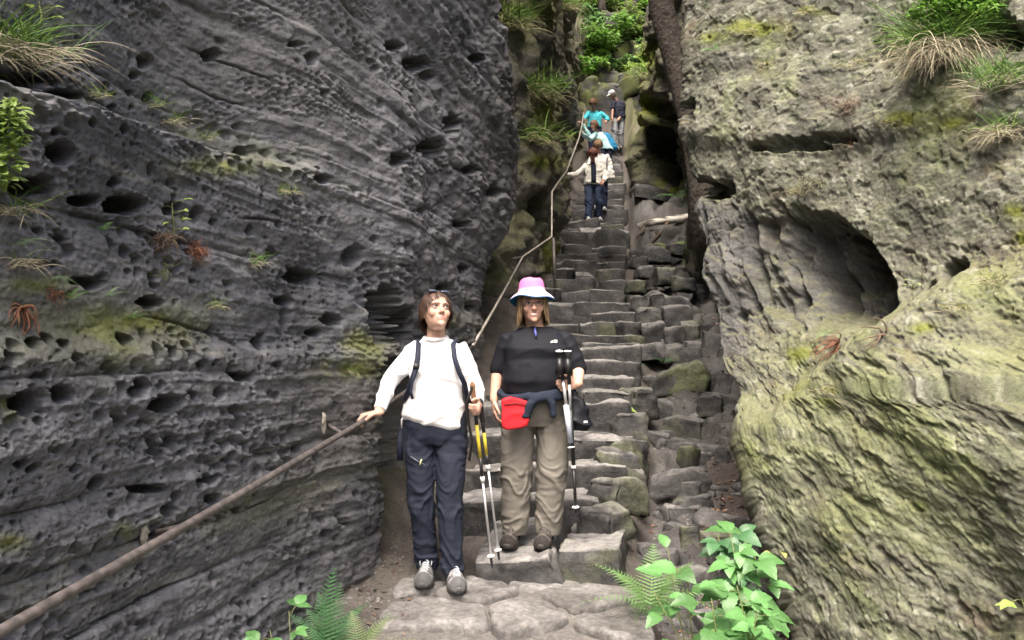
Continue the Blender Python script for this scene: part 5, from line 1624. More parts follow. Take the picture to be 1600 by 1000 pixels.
# ------------------------------------------------------------------ hikers coming down the upper steps
def hiker(label, base, head, joints, skin, hair, top, trouser, shoe, topmat_name, yaw=0, pitch=0, waist=.17, jacket=None, hem=.72, lean=(0, 0), cap=None, sleeve=1.0, curl=.0, hair_end=None, hs=1.0):
    """joints: shR elR wrR shL elL wrL hipR knR anR hipL knL anL in local metres"""
    root = empty('person', base)
    tag(root, label, 'person', group='hikers descending the upper steps')
    M = head_matrix(head, yaw, pitch, s=hs)
    J = [Vector(j) for j in joints]
    sh = (J[0] + J[3]) / 2; hp = (J[6] + J[9]) / 2
    mb = MB(); add_head(mb, M)
    hc = Vector(head)
    mb.capsule([sh + Vector((0, .02, -.02)), sh.lerp(hc, .5), hc + Vector((0, .02, -.06))], [.06, .052, .05], n=12)

    def trow(t, rx, ry, dz=0): c = hp.lerp(sh, t); return (c.z + dz, c.x, c.y, rx, ry)
    torso(mb, [trow(0, .13, .1), trow(.4, .13, .1), trow(.8, .13, .1), trow(1, .10, .07)])
    for k in (0, 3):
        P, R = bend_limb(J[k], J[k + 1], J[k + 2], (.045, .038, .026)); mb.capsule(P, R, n=10)
        d = (J[k + 2] - J[k + 1]).normalized()
        add_hand(mb, J[k + 2], d, (0, .2, -1) if abs(d.z) < .8 else (1 if k == 0 else -1, .2, 0), k == 0, curl=(25, 40, 30))
    for k in (6, 9):
        P, R = bend_limb(J[k], J[k + 1], J[k + 2], (.075, .052, .036)); mb.capsule(P, R, n=10)
        mb.capsule([J[k + 2] + Vector((0, .01, -.03)), J[k + 2] + Vector((0, -.1, -.05))], [.028, .025], n=8)
    skin_body(root, mb, .009, skin, [M], smooth=1)
    mb = MB()
    torso(mb, [trow(-.16, .12, .1), trow(-.08, .165, .13), trow(.05, .17, .13), trow(.3, .15, .12)])
    for k in (6, 9):
        P, R = bend_limb(J[k] + Vector((0, 0, .02)), J[k + 1], J[k + 2] + Vector((0, 0, -.02)), (.1, .082, .07), seg=5); mb.tube(P, R, n=16)
    cloth_part('trousers', mb, .011, trouser, root, trousers_wr((J[7].z, J[10].z), (.12,), base[0] * 3, .012), smooth=2)
    mb = MB()
    w = waist
    torso(mb, [trow(hem - .0, w * 1.02, w * .8), trow(hem + .08, w * 1.05, w * .85), trow(.45, w * .95, w * .78), trow(.7, w, w * .8), trow(.92, w * .98, w * .66), trow(1.05, w * .75, w * .5), trow(1.14, w * .42, w * .38)])
    for k in (0, 3):
        if sleeve >= 1:
            P, R = bend_limb(J[k], J[k + 1], J[k + 2], (.068, .058, .045)); mb.tube([J[k] + (J[k] - J[k + 1]) * .2] + P, [.06] + R, n=14)
        else:
            e = J[k].lerp(J[k + 1], sleeve); mb.tube([J[k] + (J[k] - J[k + 1]) * .2, J[k], e], [.06, .07, .066], n=14)
    s_ = cloth_part(topmat_name, mb, .010, top, root, shirt_wr(base[0] * 5, .010), smooth=2)
    if jacket:   # dark top showing in the open front
        m = MB(); c0 = hp.lerp(sh, hem + .06); c1 = hp.lerp(sh, 1.12)
        pts = [c0.lerp(c1, t) + Vector((0, -w * (.86 - .25 * max(0, t - .7) / .3), 0)) for t in np.linspace(0, 1, 7)]
        m.tube(pts, [(.055, .03)] * 6 + [(.04, .025)], n=12, up=(1, 0, 0)); m.build('inner_top', jacket, root)
    for k in (8, 11):
        foot(root, (J[k].x, J[k].y + .03, J[k].z - .11), (0, -1, 0) if yaw > -40 else (-.8, -.5, 0), .27, shoe, (.1, .1, .1), (.5, .5, .5))
    he = hair_end or (lambda ph: float(np.interp(abs(ph), [0, 45, 70, 180], [.05, .045, -.05, -.08])))
    hair_mesh(M, root, hair, he, n=220, seed=int(base[0] * 100) + 3, thick=.016, curl=curl, wid=.006, a=.092, b=.108, c=.126)
    if cap:
        R = []; cc = []
        for (r, z) in [(.008, .135), (.05, .128), (.08, .105), (.094, .07), (.097, .045)]:
            R.append([Vector((r * math.cos(t), r * 1.12 * math.sin(t) + .005, z)) for t in np.linspace(0, 2 * math.pi, 24, endpoint=False)])
        m = MB(); m.rings(R, cap=False); m.xform(M); cp = m.build('cap', cap, root)
        m = MB(); pk = [[Vector((x, -.10 - y, .05 - .25 * y - 1.2 * x * x)) for x in np.linspace(-.07, .07, 9)] for y in (0, .03, .06, .075)]
        V = [p for r in pk for p in r] + [p + Vector((0, 0, -.004)) for r in pk for p in r]
        F = [(i * 9 + k, i * 9 + k + 1, (i + 1) * 9 + k + 1, (i + 1) * 9 + k) for i in range(3) for k in range(8)]
        F += [tuple(36 + q for q in reversed(f)) for f in F]
        m.add(V, F); m.xform(M); m.build('peak', plain_cache('cap_peak', (.55, .66, .62), .8), cp)
    return root, M


DENIM = cloth('dark_denim', (.028, .040, .075)); DENIM2 = cloth('navy_slacks', (.02, .025, .05)); GREYT = cloth('grey_trousers', (.26, .27, .29))
WJACK = cloth('cream_jacket', (.66, .65, .60)); WJACK2 = cloth('off_white_jacket', (.70, .69, .66)); CYAN = cloth('pale_cyan_jacket', (.50, .78, .80)); TURQ = cloth('turquoise_jacket', (.08, .50, .60))
NAVYT = cloth('navy_tee', (.028, .032, .05)); INN = cloth('navy_top', (.02, .024, .045))
legs = [(-.10, 0, .86), (-.10, -.06, .46), (-.11, -.10, .10), (.09, 0, .86), (.10, -.03, .46), (.10, .03, .10)]


def stand(px, Y, dz=0.0):
    z = max(zz for (yy_, zz) in LIPS if yy_ <= Y + .02)
    return Vector(((px - 800) / FPX * Y, Y + .0, z + dz))


b1 = stand(928, 18.0)
# right hand on the rail
rh = at(884, 274, 17.55) - b1
hiker('woman in open cream jacket and dark jeans, foremost of the descending hikers', b1, (-.03, -.20, 1.475),
      [(-.17, -.03, 1.25), (-.36, -.12, 1.06), rh, (.15, -.03, 1.25), (.27, -.05, 1.02), (.20, -.2, .90)] + [(-.10, 0, .82), (-.10, -.12, .44), (-.13, -.16, .10), (.09, 0, .82), (.12, -.10, .46), (.14, .06, .14)],
      (.36, .19, .14), ((.09, .03, .02), (.24, .09, .06)), WJACK, DENIM, (.75, .75, .75), 'jacket', yaw=8, pitch=-32, waist=.19, jacket=INN, hem=.05, curl=.012)
b2 = stand(938, 18.85)
hiker('curly-haired hiker in off-white jacket half hidden behind the woman in cream', b2, (-.04, -.10, 1.50),
      [(-.17, 0, 1.27), (-.24, -.1, 1.02), (-.15, -.25, .92), (.17, 0, 1.27), (.27, .02, 1.02), (.14, -.18, .86)] + [(-.10, 0, .84), (-.10, -.06, .46), (-.11, -.10, .10), (.09, 0, .84), (.10, -.03, .46), (.10, .03, .10)],
      (.42, .25, .18), ((.20, .12, .06), (.42, .29, .17)), WJACK2, DENIM2, (.6, .6, .6), 'jacket', yaw=5, pitch=-40, waist=.185, hem=.02, curl=.014)
b3 = stand(947, 21.35)
h3 = at(909, 208, 20.6) - b3
h3b = at(910, 195, 21.2) - b3
hiker('woman in pale cyan jacket bending towards the handrail with both hands', b3, (-.30, -.16, 1.38),
      [(-.26, -.08, 1.17), (-.40, -.2, .98), h3, (-.10, .08, 1.20), (-.34, -.02, 1.06), h3b] + [(-.06, 0, .80), (-.10, -.08, .44), (-.12, -.10, .10), (.10, 0, .80), (.08, 0, .44), (.10, .06, .10)],
      (.48, .29, .22), ((.10, .05, .03), (.24, .12, .08)), CYAN, DENIM2, (.6, .62, .65), 'jacket', yaw=-50, pitch=-20, waist=.18, hem=-.05)
b4 = stand(931, 22.7)
h4 = at(912, 186, 22) - b4
hiker('woman in turquoise jacket looking down behind the bending woman', b4, (-.06, -.16, 1.50),
      [(-.17, 0, 1.27), (-.30, -.14, 1.08), h4, (.17, 0, 1.27), (.36, .0, 1.12), (.30, -.18, 1.02)] + legs,
      (.40, .22, .16), ((.14, .07, .04), (.32, .18, .1)), TURQ, DENIM2, (.5, .5, .5), 'jacket', yaw=-15, pitch=-38, waist=.19, hem=.02, curl=.01)
b5 = stand(969, 23.25)
hiker('man in pale cap, dark T-shirt and grey trousers, uppermost of the hikers', b5, (-.20, -.10, 1.53),
      [(-.15, -.10, 1.29), (-.20, -.18, 1.03), (-.22, -.26, .80), (.12, .08, 1.32), (.13, .02, 1.05), (.0, -.16, .86)] + [(-.10, -.02, .86), (-.14, -.10, .46), (-.14, -.08, .10), (.08, .04, .86), (.05, -.03, .46), (.06, .07, .10)],
      (.46, .26, .19), ((.16, .14, .12), (.3, .28, .26)), NAVYT, GREYT, (.4, .4, .42), 't_shirt', yaw=-58, pitch=-28, waist=.20, hem=.04, cap=cloth('pale_cap', (.66, .70, .80)), sleeve=.75)
# blue rucksack on the bending woman, dark bag on the man
rs = empty('rucksack', b3 + Vector((.10, .0, .80)))
tag(rs, 'bright blue rucksack on the back of the woman in pale cyan', 'rucksack')
mb = MB(); torso(mb, [(.0, .12, .10, .10, .09), (.08, .10, .10, .135, .12), (.25, .02, .10, .13, .12), (.40, -.06, .10, .11, .10), (.45, -.08, .1, .06, .06)], p=3)
cloth_part('pack_body', mb, .012, cloth('blue_nylon', (.03, .22, .42), rough=.6), rs, shirt_wr(3.3, .01), smooth=3)
m = MB(); m.tube([(-.10, .06, .42), (-.18, -.06, .36), (-.16, -.12, .2), (-.08, -.10, .05)], [(.03, .008)] * 4, n=8, up=(1, .5, 0)); m.build('shoulder_strap', plain_cache('strap_blue', (.03, .2, .36), .7), rs)
hb = empty('shoulder_bag', b2 + Vector((.22, -.16, .72)))
tag(hb, 'white patterned bag hanging between the two foremost hikers', 'bag')
mb = MB(); torso(mb, [(0, 0, 0, .09, .05), (.02, 0, 0, .11, .06), (.14, 0, 0, .10, .055), (.2, 0, 0, .08, .04)], p=4)
cloth_part('bag_body', mb, .010, cloth('bag_canvas', (.5, .5, .48), var=.5), hb, shirt_wr(6.1, .008))
m = MB(); m.tube([(-.06, 0, .19), (-.07, .02, .34), (-.05, .06, .50)], .012, n=6); m.build('bag_strap', M_BLK, hb)


# ------------------------------------------------------------------ plants
L_BRAM = leafmat('bramble_leaf', (.115, .27, .085), .4, .45, .35)
L_BRAMD = leafmat('dark_bramble_leaf', (.065, .17, .07), .3, .45, .3)
L_FERN = leafmat('fern_green', (.15, .28, .09), .3, .6, .4)
L_FERND = leafmat('dark_fern_green', (.075, .19, .075), .3, .6, .35)
L_PALE = leafmat('pale_leaf', (.28, .40, .10), .3, .5, .4)
L_BEECH = leafmat('beech_leaf', (.17, .33, .055), .45, .5, .45)
L_YEL = leafmat('yellow_leaf', (.42, .42, .14), .25, .5, .4)
M_STEM = plain('green_stem', (.14, .16, .06), rough=.7, var=.3)
M_TWIG = plain('brown_twig', (.12, .085, .06), rough=.9, var=.4, vscale=40)
M_ROOTR = plain('red_root', (.17, .075, .045), rough=.9, var=.5, vscale=60)
M_GRASS = vcol('grass_blade', rough=.7, var=.15, vscale=10, bump=0, spec=.2)
M_BIRCH = vcol('birch_bark', rough=.8, var=.2, vscale=20, bump=.4, bscale=40, bdist=.01)


def leaf_mesh(L, W, fold=.25, droop=.35, teeth=9, seed=0, tipf=1.6):
    """ovate toothed leaf, base at the origin, pointing to +Y, upper side +Z"""
    rgl = np.random.default_rng(seed)
    n = 12
    V = []; F = []
    for i in range(n + 1):
        t = i / n
        w = W / 2 * (math.sin(math.pi * t ** .8) ** .8) * (1 - .25 * t) if 0 < t < 1 else .0005
        w *= 1 + (.09 if i % 2 else -.05)
        y = L * t; z0 = -droop * L * t * t + .06 * L * math.sin(math.pi * t)
        for k in (-1, -.5, 0, .5, 1):
            wob = .012 * L * math.sin(t * 22 + k * 3 + seed)
            V.append((w * k, y, z0 + abs(k) * w * fold + (wob if abs(k) > .4 else 0)))
    for i in range(n):
        for k in range(4):
            a = i * 5 + k
            F.append((a, a + 1, a + 6, a + 5))
    return poly_mesh('leaf', V, F)


LEAVES = [leaf_mesh(1, .72, .18, .30, seed=1), leaf_mesh(1, .78, .12, .45, seed=2), leaf_mesh(1, .64, .3, .2, seed=3)]
_leafcopies = {}


def leaf_of(k, mat):
    key = (k, mat.name)
    if key not in _leafcopies:
        me = LEAVES[k].copy(); me.materials.clear(); me.materials.append(mat); _leafcopies[key] = me
    return _leafcopies[key]


def place_leaf(parent, p, d, up, L, mat, rg_, k=None):
    d = Vector(d).normalized(); up = Vector(up)
    x = d.cross(up)
    if x.length < 1e-4: x = d.orthogonal()
    x.normalize(); z = x.cross(d)
    o = bpy.data.objects.new('leaf', leaf_of(int(rg_.integers(3)) if k is None else k, mat)); COLL.objects.link(o)
    o.parent = parent
    M = Matrix((x, d, z)).transposed().to_4x4(); M.translation = Vector(p)
    o.matrix_local = M @ Matrix.Scale(L, 4)
    return o


def bramble(label, base, stems, mat, seed, leafL=.09, cat='bramble', trif=True, name='bramble', group=None):
    """stems: list of point lists (local); ternate leaves along each"""
    rg_ = np.random.default_rng(seed)
    root = empty(name, base); tag(root, label, cat, group)
    for st, nl, LL in stems:
        st = [Vector(p) for p in st]
        m = MB(); m.tube(st, list(np.linspace(.0045, .002, len(st))), n=6); m.build('stem', M_STEM, root)
        for i in range(nl):
            t = .25 + .75 * (i + .5) / nl
            f = t * (len(st) - 1); j = min(int(f), len(st) - 2)
            p = st[j].lerp(st[j + 1], f - j)
            ang = i * 2.4 + rg_.uniform(-.5, .5)
            d = Vector((math.cos(ang), math.sin(ang) * .7 - .35, rg_.uniform(-.05, .35))).normalized()
            pe = .05 * rg_.uniform(.6, 1.4)
            q = p + d * pe
            m = MB(); m.tube([p, p + d * pe * .5 + Vector((0, 0, .006)), q], .0016, n=5); m.build('leaf_stalk', M_STEM, root)
            up = Vector((rg_.normal() * .25, -.55 + rg_.normal() * .2, 1)).normalized()
            L = leafL * LL * rg_.uniform(.75, 1.2)
            place_leaf(root, q, d + Vector((0, 0, -.1)), up, L, mat, rg_)
            if trif:
                sd = d.cross(up).normalized()
                for s_ in (-1, 1):
                    place_leaf(root, q - d * .004, sd * s_ * .9 + d * .45, up, L * .85, mat, rg_)
    return root


def frond_mesh(L, W, npair=16, droop=.35, seed=0, lobes=5):
    """fern frond along +Y, pinnae with toothed edges"""
    V = []; F = []
    rgl = np.random.default_rng(seed)

    def axis(t): return Vector((.02 * L * math.sin(3 * t), L * t, .16 * L * math.sin(math.pi * t * .8) - droop * L * t * t))
    for i in range(8):
        a, b = axis(i / 8), axis((i + 1) / 8)
        o = len(V); w = .006 * L * (1 - i / 9)
        V += [a + Vector((-w, 0, .001)), a + Vector((w, 0, .001)), b + Vector((w, 0, .001)), b + Vector((-w, 0, .001))]
        F.append((o, o + 1, o + 2, o + 3))
    for i in range(npair):
        t = .16 + .82 * i / (npair - 1)
        pl = W / 2 * (math.sin(math.pi * min(1, (t - .02) * .62 + .25)) ** 1.1) * (1 - t) ** .45 * 1.5 + .008 * L
        pw = L * .82 / npair * .62
        c = axis(t)
        for s_ in (-1, 1):
            d = Vector((s_ * .93, .36, -.12 + rgl.normal() * .06)).normalized()
            nrm = Vector((0, 0, 1)); sd = d.cross(nrm).normalized() * s_ * -1
            o = len(V)
            m = lobes * 2
            V.append(c)
            for k in range(m + 1):
                u = k / m
                w = pw * (1 - u ** 1.5) * (1.0 if k % 2 == 0 else .55)
                base = c + d * pl * u + Vector((0, 0, -.18 * pl * u * u))
                V += [base + sd * w * .55, base - sd * w * .55]
            for k in range(m):
                a = o + 1 + 2 * k
                F.append((a, a + 1, a + 3, a + 2))
    return poly_mesh('frond', V, F, smooth=False)


FRONDS = [frond_mesh(1, .42, 17, .35, 1), frond_mesh(1, .36, 15, .55, 2), frond_mesh(1, .46, 19, .2, 3)]
_fc = {}


def fern(label, base, fr, mat, seed, name='fern', group=None):
    """fr: list of (azimuth deg [0=+X, 90=+Y], elevation deg, length)"""
    rg_ = np.random.default_rng(seed)
    root = empty(name, base); tag(root, label, 'fern', group)
    for (az, el, L) in fr:
        k = int(rg_.integers(3)); key = (k, mat.name)
        if key not in _fc:
            me = FRONDS[k].copy(); me.materials.clear(); me.materials.append(mat); _fc[key] = me
        o = bpy.data.objects.new('frond', _fc[key]); COLL.objects.link(o); o.parent = root
        a, e = math.radians(az), math.radians(el)
        d = Vector((math.cos(a) * math.cos(e), math.sin(a) * math.cos(e), math.sin(e)))
        up = Vector((rg_.normal() * .15, -.25, 1))
        x = d.cross(up).normalized(); z = x.cross(d)
        M = Matrix((x, d, z)).transposed().to_4x4()
        o.matrix_local = M @ Matrix.Scale(L, 4)
    return root


def grass(label, base, n, L, seed, spread=.06, hangdir=(0, -.4, -.6), dry=.5, up=1.0, wid=.002, name='grass_tuft', cols=((.10, .19, .05), (.34, .31, .22)), cat='grass tuft', stiff=.55):
    rg_ = np.random.default_rng(seed)
    root = bpy.data.objects.new
    V = []; F = []; C = []
    hd = Vector(hangdir)
    for i in range(n):
        isdry = rg_.uniform() < dry
        b = Vector((rg_.normal() * spread, rg_.normal() * spread * .5, rg_.normal() * spread * .25))
        az = rg_.uniform(0, 2 * math.pi)
        d = Vector((math.cos(az) * .8, math.sin(az) * .6 - .25, up * rg_.uniform(.3, 1.2) * (.35 if isdry else 1))).normalized()
        l = L * rg_.uniform(.5, 1.15)
        g = hd * (1.6 if isdry else .75) * stiff
        p = b.copy(); v = d.copy(); m = 6
        o = len(V)
        cc = np.array(cols[1 if isdry else 0]) * rg_.uniform(.65, 1.35)
        if not isdry and rg_.uniform() < .3: cc = cc * np.array((1.5, 1.25, 1))
        sd = v.cross(Vector((rg_.normal(), rg_.normal() - 1.5, .2))).normalized()
        for j in range(m + 1):
            w = wid * (1 - (j / m) ** 2 * .85)
            V += [p - sd * w, p + sd * w]; C += [cc, cc]
            v = (v + g / m * 1.9).normalized() if v.length else v
            p = p + v * l / m
        for j in range(m):
            a = o + 2 * j; F.append((a, a + 1, a + 3, a + 2))
    me = fast_mesh(name, np.array(V), np.array(F), col=np.array(C))
    o = link(name, me, M_GRASS); o.location = base
    tag(o, label, cat, group='grass tufts on the rocks')
    return o


def leafy_cloud(name, label, base, blobs, n, L, mat, seed, cat, twigs=(), group=None):
    """shrub of many small leaves in clumps plus twigs"""
    rg_ = np.random.default_rng(seed)
    root = empty(name, base); tag(root, label, cat, group)
    m = MB()
    for tw in twigs: m.tube([Vector(p) for p in tw], list(np.linspace(.006, .002, len(tw))), n=6)
    for (c, r) in blobs: m.tube([Vector(blobs[0][0]) * .2, Vector(c) * .7, Vector(c)], [.004, .003, .0015], n=5)
    m.build('twigs', M_TWIG, root)
    V = []; F = []
    tot = sum(r[0] * r[2] for _, r in blobs)
    for (c, r) in blobs:
        for i in range(int(n * r[0] * r[2] / tot)):
            v = rg_.normal(size=3); v /= np.linalg.norm(v); v *= rg_.uniform() ** .4
            p = Vector((c[0] + v[0] * r[0], c[1] + v[1] * r[1], c[2] + v[2] * r[2]))
            d = Vector((v[0] + rg_.normal() * .5, v[1] - .4 + rg_.normal() * .4, rg_.normal() * .35 - .1)).normalized()
            up = Vector((rg_.normal() * .4, -.5, 1)); x = d.cross(up).normalized(); z = x.cross(d)
            l = L * rg_.uniform(.6, 1.25); w = l * .3; o = len(V)
            V += [p, p + d * l * .35 + x * w + z * .12 * l, p + d * l * .4, p + d * l * .35 - x * w + z * .12 * l, p + d * l * .75 + x * w * .7, p + d * l * .78 - z * .03 * l, p + d * l * .75 - x * w * .7, p + d * l - z * .12 * l]
            F += [(o, o + 1, o + 2), (o, o + 2, o + 3), (o + 1, o + 4, o + 5), (o + 1, o + 5, o + 2), (o + 2, o + 5, o + 6), (o + 2, o + 6, o + 3), (o + 4, o + 7, o + 5), (o + 5, o + 7, o + 6)]
    o = link('foliage', poly_mesh('foliage', V, F, smooth=False), mat, root)
    o['kind'] = 'stuff'
    return root


def roots(label, base, n, L, seed, spread=.05, hang=(0, -.2, -.8), r=.0025, mat=M_TWIG, name='dry_roots', cat='roots', jit=.5):
    rg_ = np.random.default_rng(seed); m = MB()
    for i in range(n):
        p = Vector((rg_.normal() * spread, rg_.normal() * spread * .4, rg_.normal() * spread * .5)); d = Vector((rg_.normal(), rg_.normal() - .4, rg_.normal())).normalized()
        pts = [p.copy()]
        for j in range(6):
            d = (d + Vector(hang) * .35 + Vector(rg_.normal(size=3)) * jit).normalized(); p = p + d * L / 6 * rg_.uniform(.6, 1.3); pts.append(p.copy())
        m.tube(pts, list(np.linspace(r, r * .3, 7)), n=5)
    o = m.build(name, mat); o.location = base
    tag(o, label, cat, group='roots hanging from the rock')
    return o


# ---- bottom right: fern and brambles beside the path
g = Vector((.70, 4.34, tz(.70, 4.34)))
fern('bright green fern growing at the right edge of the path', g + Vector((0, -.05, .06)), [(20, 50, .36), (160, 52, .36), (75, 64, .38), (-75, 28, .40), (-35, 36, .36), (-110, 32, .38), (130, 46, .32), (45, 42, .38), (200, 38, .34), (0, 38, .36), (-60, 45, .38)], L_FERN, 3)


def gz(px, Y):
    x = (px - 800) / FPX * Y
    return Vector((x, Y, tz(x, Y)))


def stem_to(g, px, py, Y, n=4, bow=.06):
    e = at(px, py, Y) - g
    return [Vector((e.x * t ** 1.3 + bow * math.sin(t * 3) * (.5 - (px % 2)), e.y * t, e.z * t)) for t in np.linspace(0, 1, n + 1)]


g = gz(1105, 3.55)
bramble('tall thin bramble with loose pale leaves in front of the gully', g, [(stem_to(g, 1045, 858, 3.6), 12, .9), (stem_to(g, 1020, 925, 3.5), 9, .8), (stem_to(g, 1110, 935, 3.35), 10, 1.0), (stem_to(g, 1075, 890, 3.5), 10, .9)], L_BRAM, 12, leafL=.125, trif=False)
g2 = gz(1165, 3.75)
bramble('dense dark green bramble against the foot of the boulder', g2, [(stem_to(g2, 1140, 835, 3.9), 12, 1.0), (stem_to(g2, 1178, 865, 3.85), 11, 1.0), (stem_to(g2, 1150, 915, 3.6), 10, 1.1), (stem_to(g2, 1185, 955, 3.5), 9, 1.2), (stem_to(g2, 1115, 880, 3.9), 9, .9)], L_BRAM, 21, leafL=.115)
g3 = gz(1150, 4.3)
bramble('small dark bramble behind the dense one in the gully', g3, [(stem_to(g3, 1120, 835, 4.4), 8, 1), (stem_to(g3, 1165, 845, 4.3), 8, 1), (stem_to(g3, 1140, 820, 4.5), 6, 1)], L_BRAMD, 23, leafL=.105)
# ---- bottom left
g = gz(515, 3.9)
fern('dark upright fern at the foot of the pitted wall', g + Vector((0, 0, .02)), [(95, 80, .40), (80, 68, .34), (60, 50, .30), (130, 50, .28), (-60, 40, .28), (20, 40, .26), (-100, 45, .26), (170, 50, .26), (110, 62, .32), (45, 60, .3), (-20, 50, .28)], L_FERND, 5)
g = gz(562, 3.85)
fern('pale low fern on the soil left of the paving', g + Vector((0, 0, .03)), [(10, 40, .26), (60, 55, .28), (170, 35, .24), (-50, 30, .26), (-120, 30, .26), (110, 55, .26), (-15, 26, .24), (35, 60, .26)], leafmat('pale_fern', (.20, .27, .12), .25, .6, .4), 6)
g = gz(440, 3.35)
bramble('young light green bramble in the bottom corner by the wall', g, [(stem_to(g, 450, 955, 3.4), 7, .9), (stem_to(g, 420, 985, 3.3), 5, .9)], L_BRAM, 31, leafL=.09)
for k, (px, py, sc, lab, mt) in enumerate([(990, 572, .16, 'fern sprouting from a crack in the steps below the rubble wall', L_FERND), (1038, 566, .17, 'fern spreading on the ledge right of the steps', L_FERND), (957, 778, .10, 'tiny fern on the mossy edge stone', L_FERN)]):
    g = on_ground(px, py + 6); g = at(px, py, g.y - .22)
    fern(lab, g, [(10, 20, sc), (60, 40, sc), (170, 25, sc), (-60, 10, sc), (-110, 10, sc), (120, 40, sc)], mt, 40 + k)
g = on_ground(978, 650)
bramble('tiny bright seedling on the riser edge of the lower steps', at(978, 645, g.y - .2), [([(0, 0, 0), (0, -.01, .05)], 4, 1)], L_PALE, 44, leafL=.06, name='seedling', cat='seedling')
g = on_ground(1055, 404)
fern('light green fern beneath the white log', g + Vector((0, 0, .1)), [(150, 30, .55), (200, 10, .5), (-100, 15, .5), (60, 40, .5), (20, 25, .5)], L_PALE, 47)
g = on_ground(1060, 318)
fern('leafy green fern below the dark cave', g + Vector((0, 0, .1)), [(150, 20, .55), (-90, 10, .5), (60, 40, .5), (20, 25, .5), (-140, 15, .5)], L_FERN, 48)

# ---- on the pitted left wall
p = on_rock(LWF, 20, 95, .03)
grass('large drooping grass clump on the ledge at the upper left', p + Vector((-.03, 0, .02)), 650, .24, 51, spread=.07, dry=.5, hangdir=(.35, -.35, -.8), wid=.0018)
p = on_rock(LWF, 60, 40, .03)
bramble('leafy sprig with yellow-green leaves above the grass ledge', p, [([(0, 0, -.02), (.01, 0, .03), (.0, 0, .08)], 6, 1)], L_PALE, 52, leafL=.035, trif=False, name='leafy_sprig', cat='sprig')
p = on_rock(LWF, 6, 215, .05)
leafy_cloud('small_shrub', 'bright green small-leaved shrub at the left picture edge', p, [((.0, 0, 0), (.05, .05, .07)), ((.01, 0, .06), (.04, .04, .05)), ((-.01, 0, -.08), (.05, .04, .06))], 420, .030, L_PALE, 53, 'shrub')
for k, (px, py, n, L, lab, dry) in enumerate([(235, 165, 90, .10, 'sparse grass on the ledge under the large dark hollow', .4), (265, 190, 110, .09, 'dry mossy grass on the brown ledge', .75), (395, 412, 90, .10, 'small wispy tuft hanging below the middle ledge', .6), (15, 330, 110, .13, 'dry grass under the shrub at the left edge', .7), (30, 410, 90, .10, 'brown withered tuft beside the left ferns', .9)]):
    p = on_rock(LWF, px, py, .01)
    grass(lab, p, n, L, 60 + k, spread=.03, dry=dry, hangdir=(.1, -.3, -.8), wid=.0013)
p = on_rock(LWF, 272, 380, .02)
bramble('slender seedling with pairs of pale leaves on the pitted wall', p, [([(0, 0, 0), (.003, -.01, .05), (0, -.015, .10), (-.003, -.02, .15)], 9, 1)], L_PALE, 66, leafL=.036, trif=False, name='seedling', cat='seedling')
p = on_rock(LWF, 305, 392, .02)
roots('reddish dry heather beside the slender seedling', p, 130, .055, 67, .026, mat=M_ROOTR, name='dry_heather', cat='heather', jit=1.0, r=.0018)
p = on_rock(LWF, 250, 372, .02)
roots('grey tangle of roots left of the slender seedling', p, 60, .09, 68, .03, r=.002)
p = on_rock(LWF, 255, 425, .01)
roots('thin pale roots trailing below the heather', p, 14, .10, 69, .012, r=.0016, mat=M_STEM)
p = on_rock(LWF, 36, 480, .02)
roots('rust-red root stub hanging near the left edge', p, 16, .09, 70, .008, mat=M_ROOTR, hang=(0, 0, -2), r=.0035, jit=.4)
p = on_rock(LWF, 85, 455, .01)
roots('red-brown withered fern below the small fern frond', p, 20, .06, 71, .012, mat=M_ROOTR, r=.0018)
for k, (px, py, sc, lab, fr) in enumerate([(25, 385, .10, 'pale broad fern on the wall at the left edge', [(-10, 15, 1), (20, 25, .9), (-40, 5, .9), (170, 20, .9), (100, 30, .8)]), (80, 435, .09, 'single pale fern frond low on the left wall', [(-5, 5, 1), (-20, -5, .8)]), (170, 465, .06, 'tiny fern in the green band of the left wall', [(10, 30, 1), (150, 30, 1), (-60, 20, 1), (80, 60, 1)])]):
    p = on_rock(LWF, px, py, .02)
    fern(lab, p, [(a_, e_, sc * s_) for a_, e_, s_ in fr], leafmat('wall_fern%d' % k, (.22, .33, .17), .2, .6, .4), 75 + k)

# small growth in the cracks of both walls
CRACK = [(150, 150, 'g', 'thin grass in the crack under the upper left hollows'), (320, 215, 'g', 'brownish grass at the lower end of the upper ledge'), (205, 500, 'f', 'little fern on the green band below the trailing roots'), (110, 470, 'f', 'little fern left of the tiny one on the green band'), (330, 478, 'g', 'short grass on the green band under the dark slot'), (545, 580, 'g', 'mossy grass beside the hand on the rail'), (60, 300, 'f', 'fern under the shrub at the left edge'), (160, 362, 'f', 'tiny pale fern left of the slender seedling'), (440, 300, 'g', 'wispy grass near the middle of the pitted wall'), (20, 60, 'f', 'fern among the drooping grass clump')]
for k, (px, py, kd, lab) in enumerate(CRACK):
    p = on_rock(LWF, px, py, .015)
    if kd == 'g': grass(lab, p, 70, .075, 300 + k, spread=.03, dry=.45, hangdir=(.1, -.3, -.7), wid=.0013, cols=((.13, .20, .06), (.30, .28, .18)))
    else: fern(lab, p, [(a_, e_, .055 * RNG.uniform(.8, 1.3)) for a_, e_ in ((10, 30), (160, 30), (-60, 20), (-110, 25), (80, 55))], L_FERN, 320 + k)
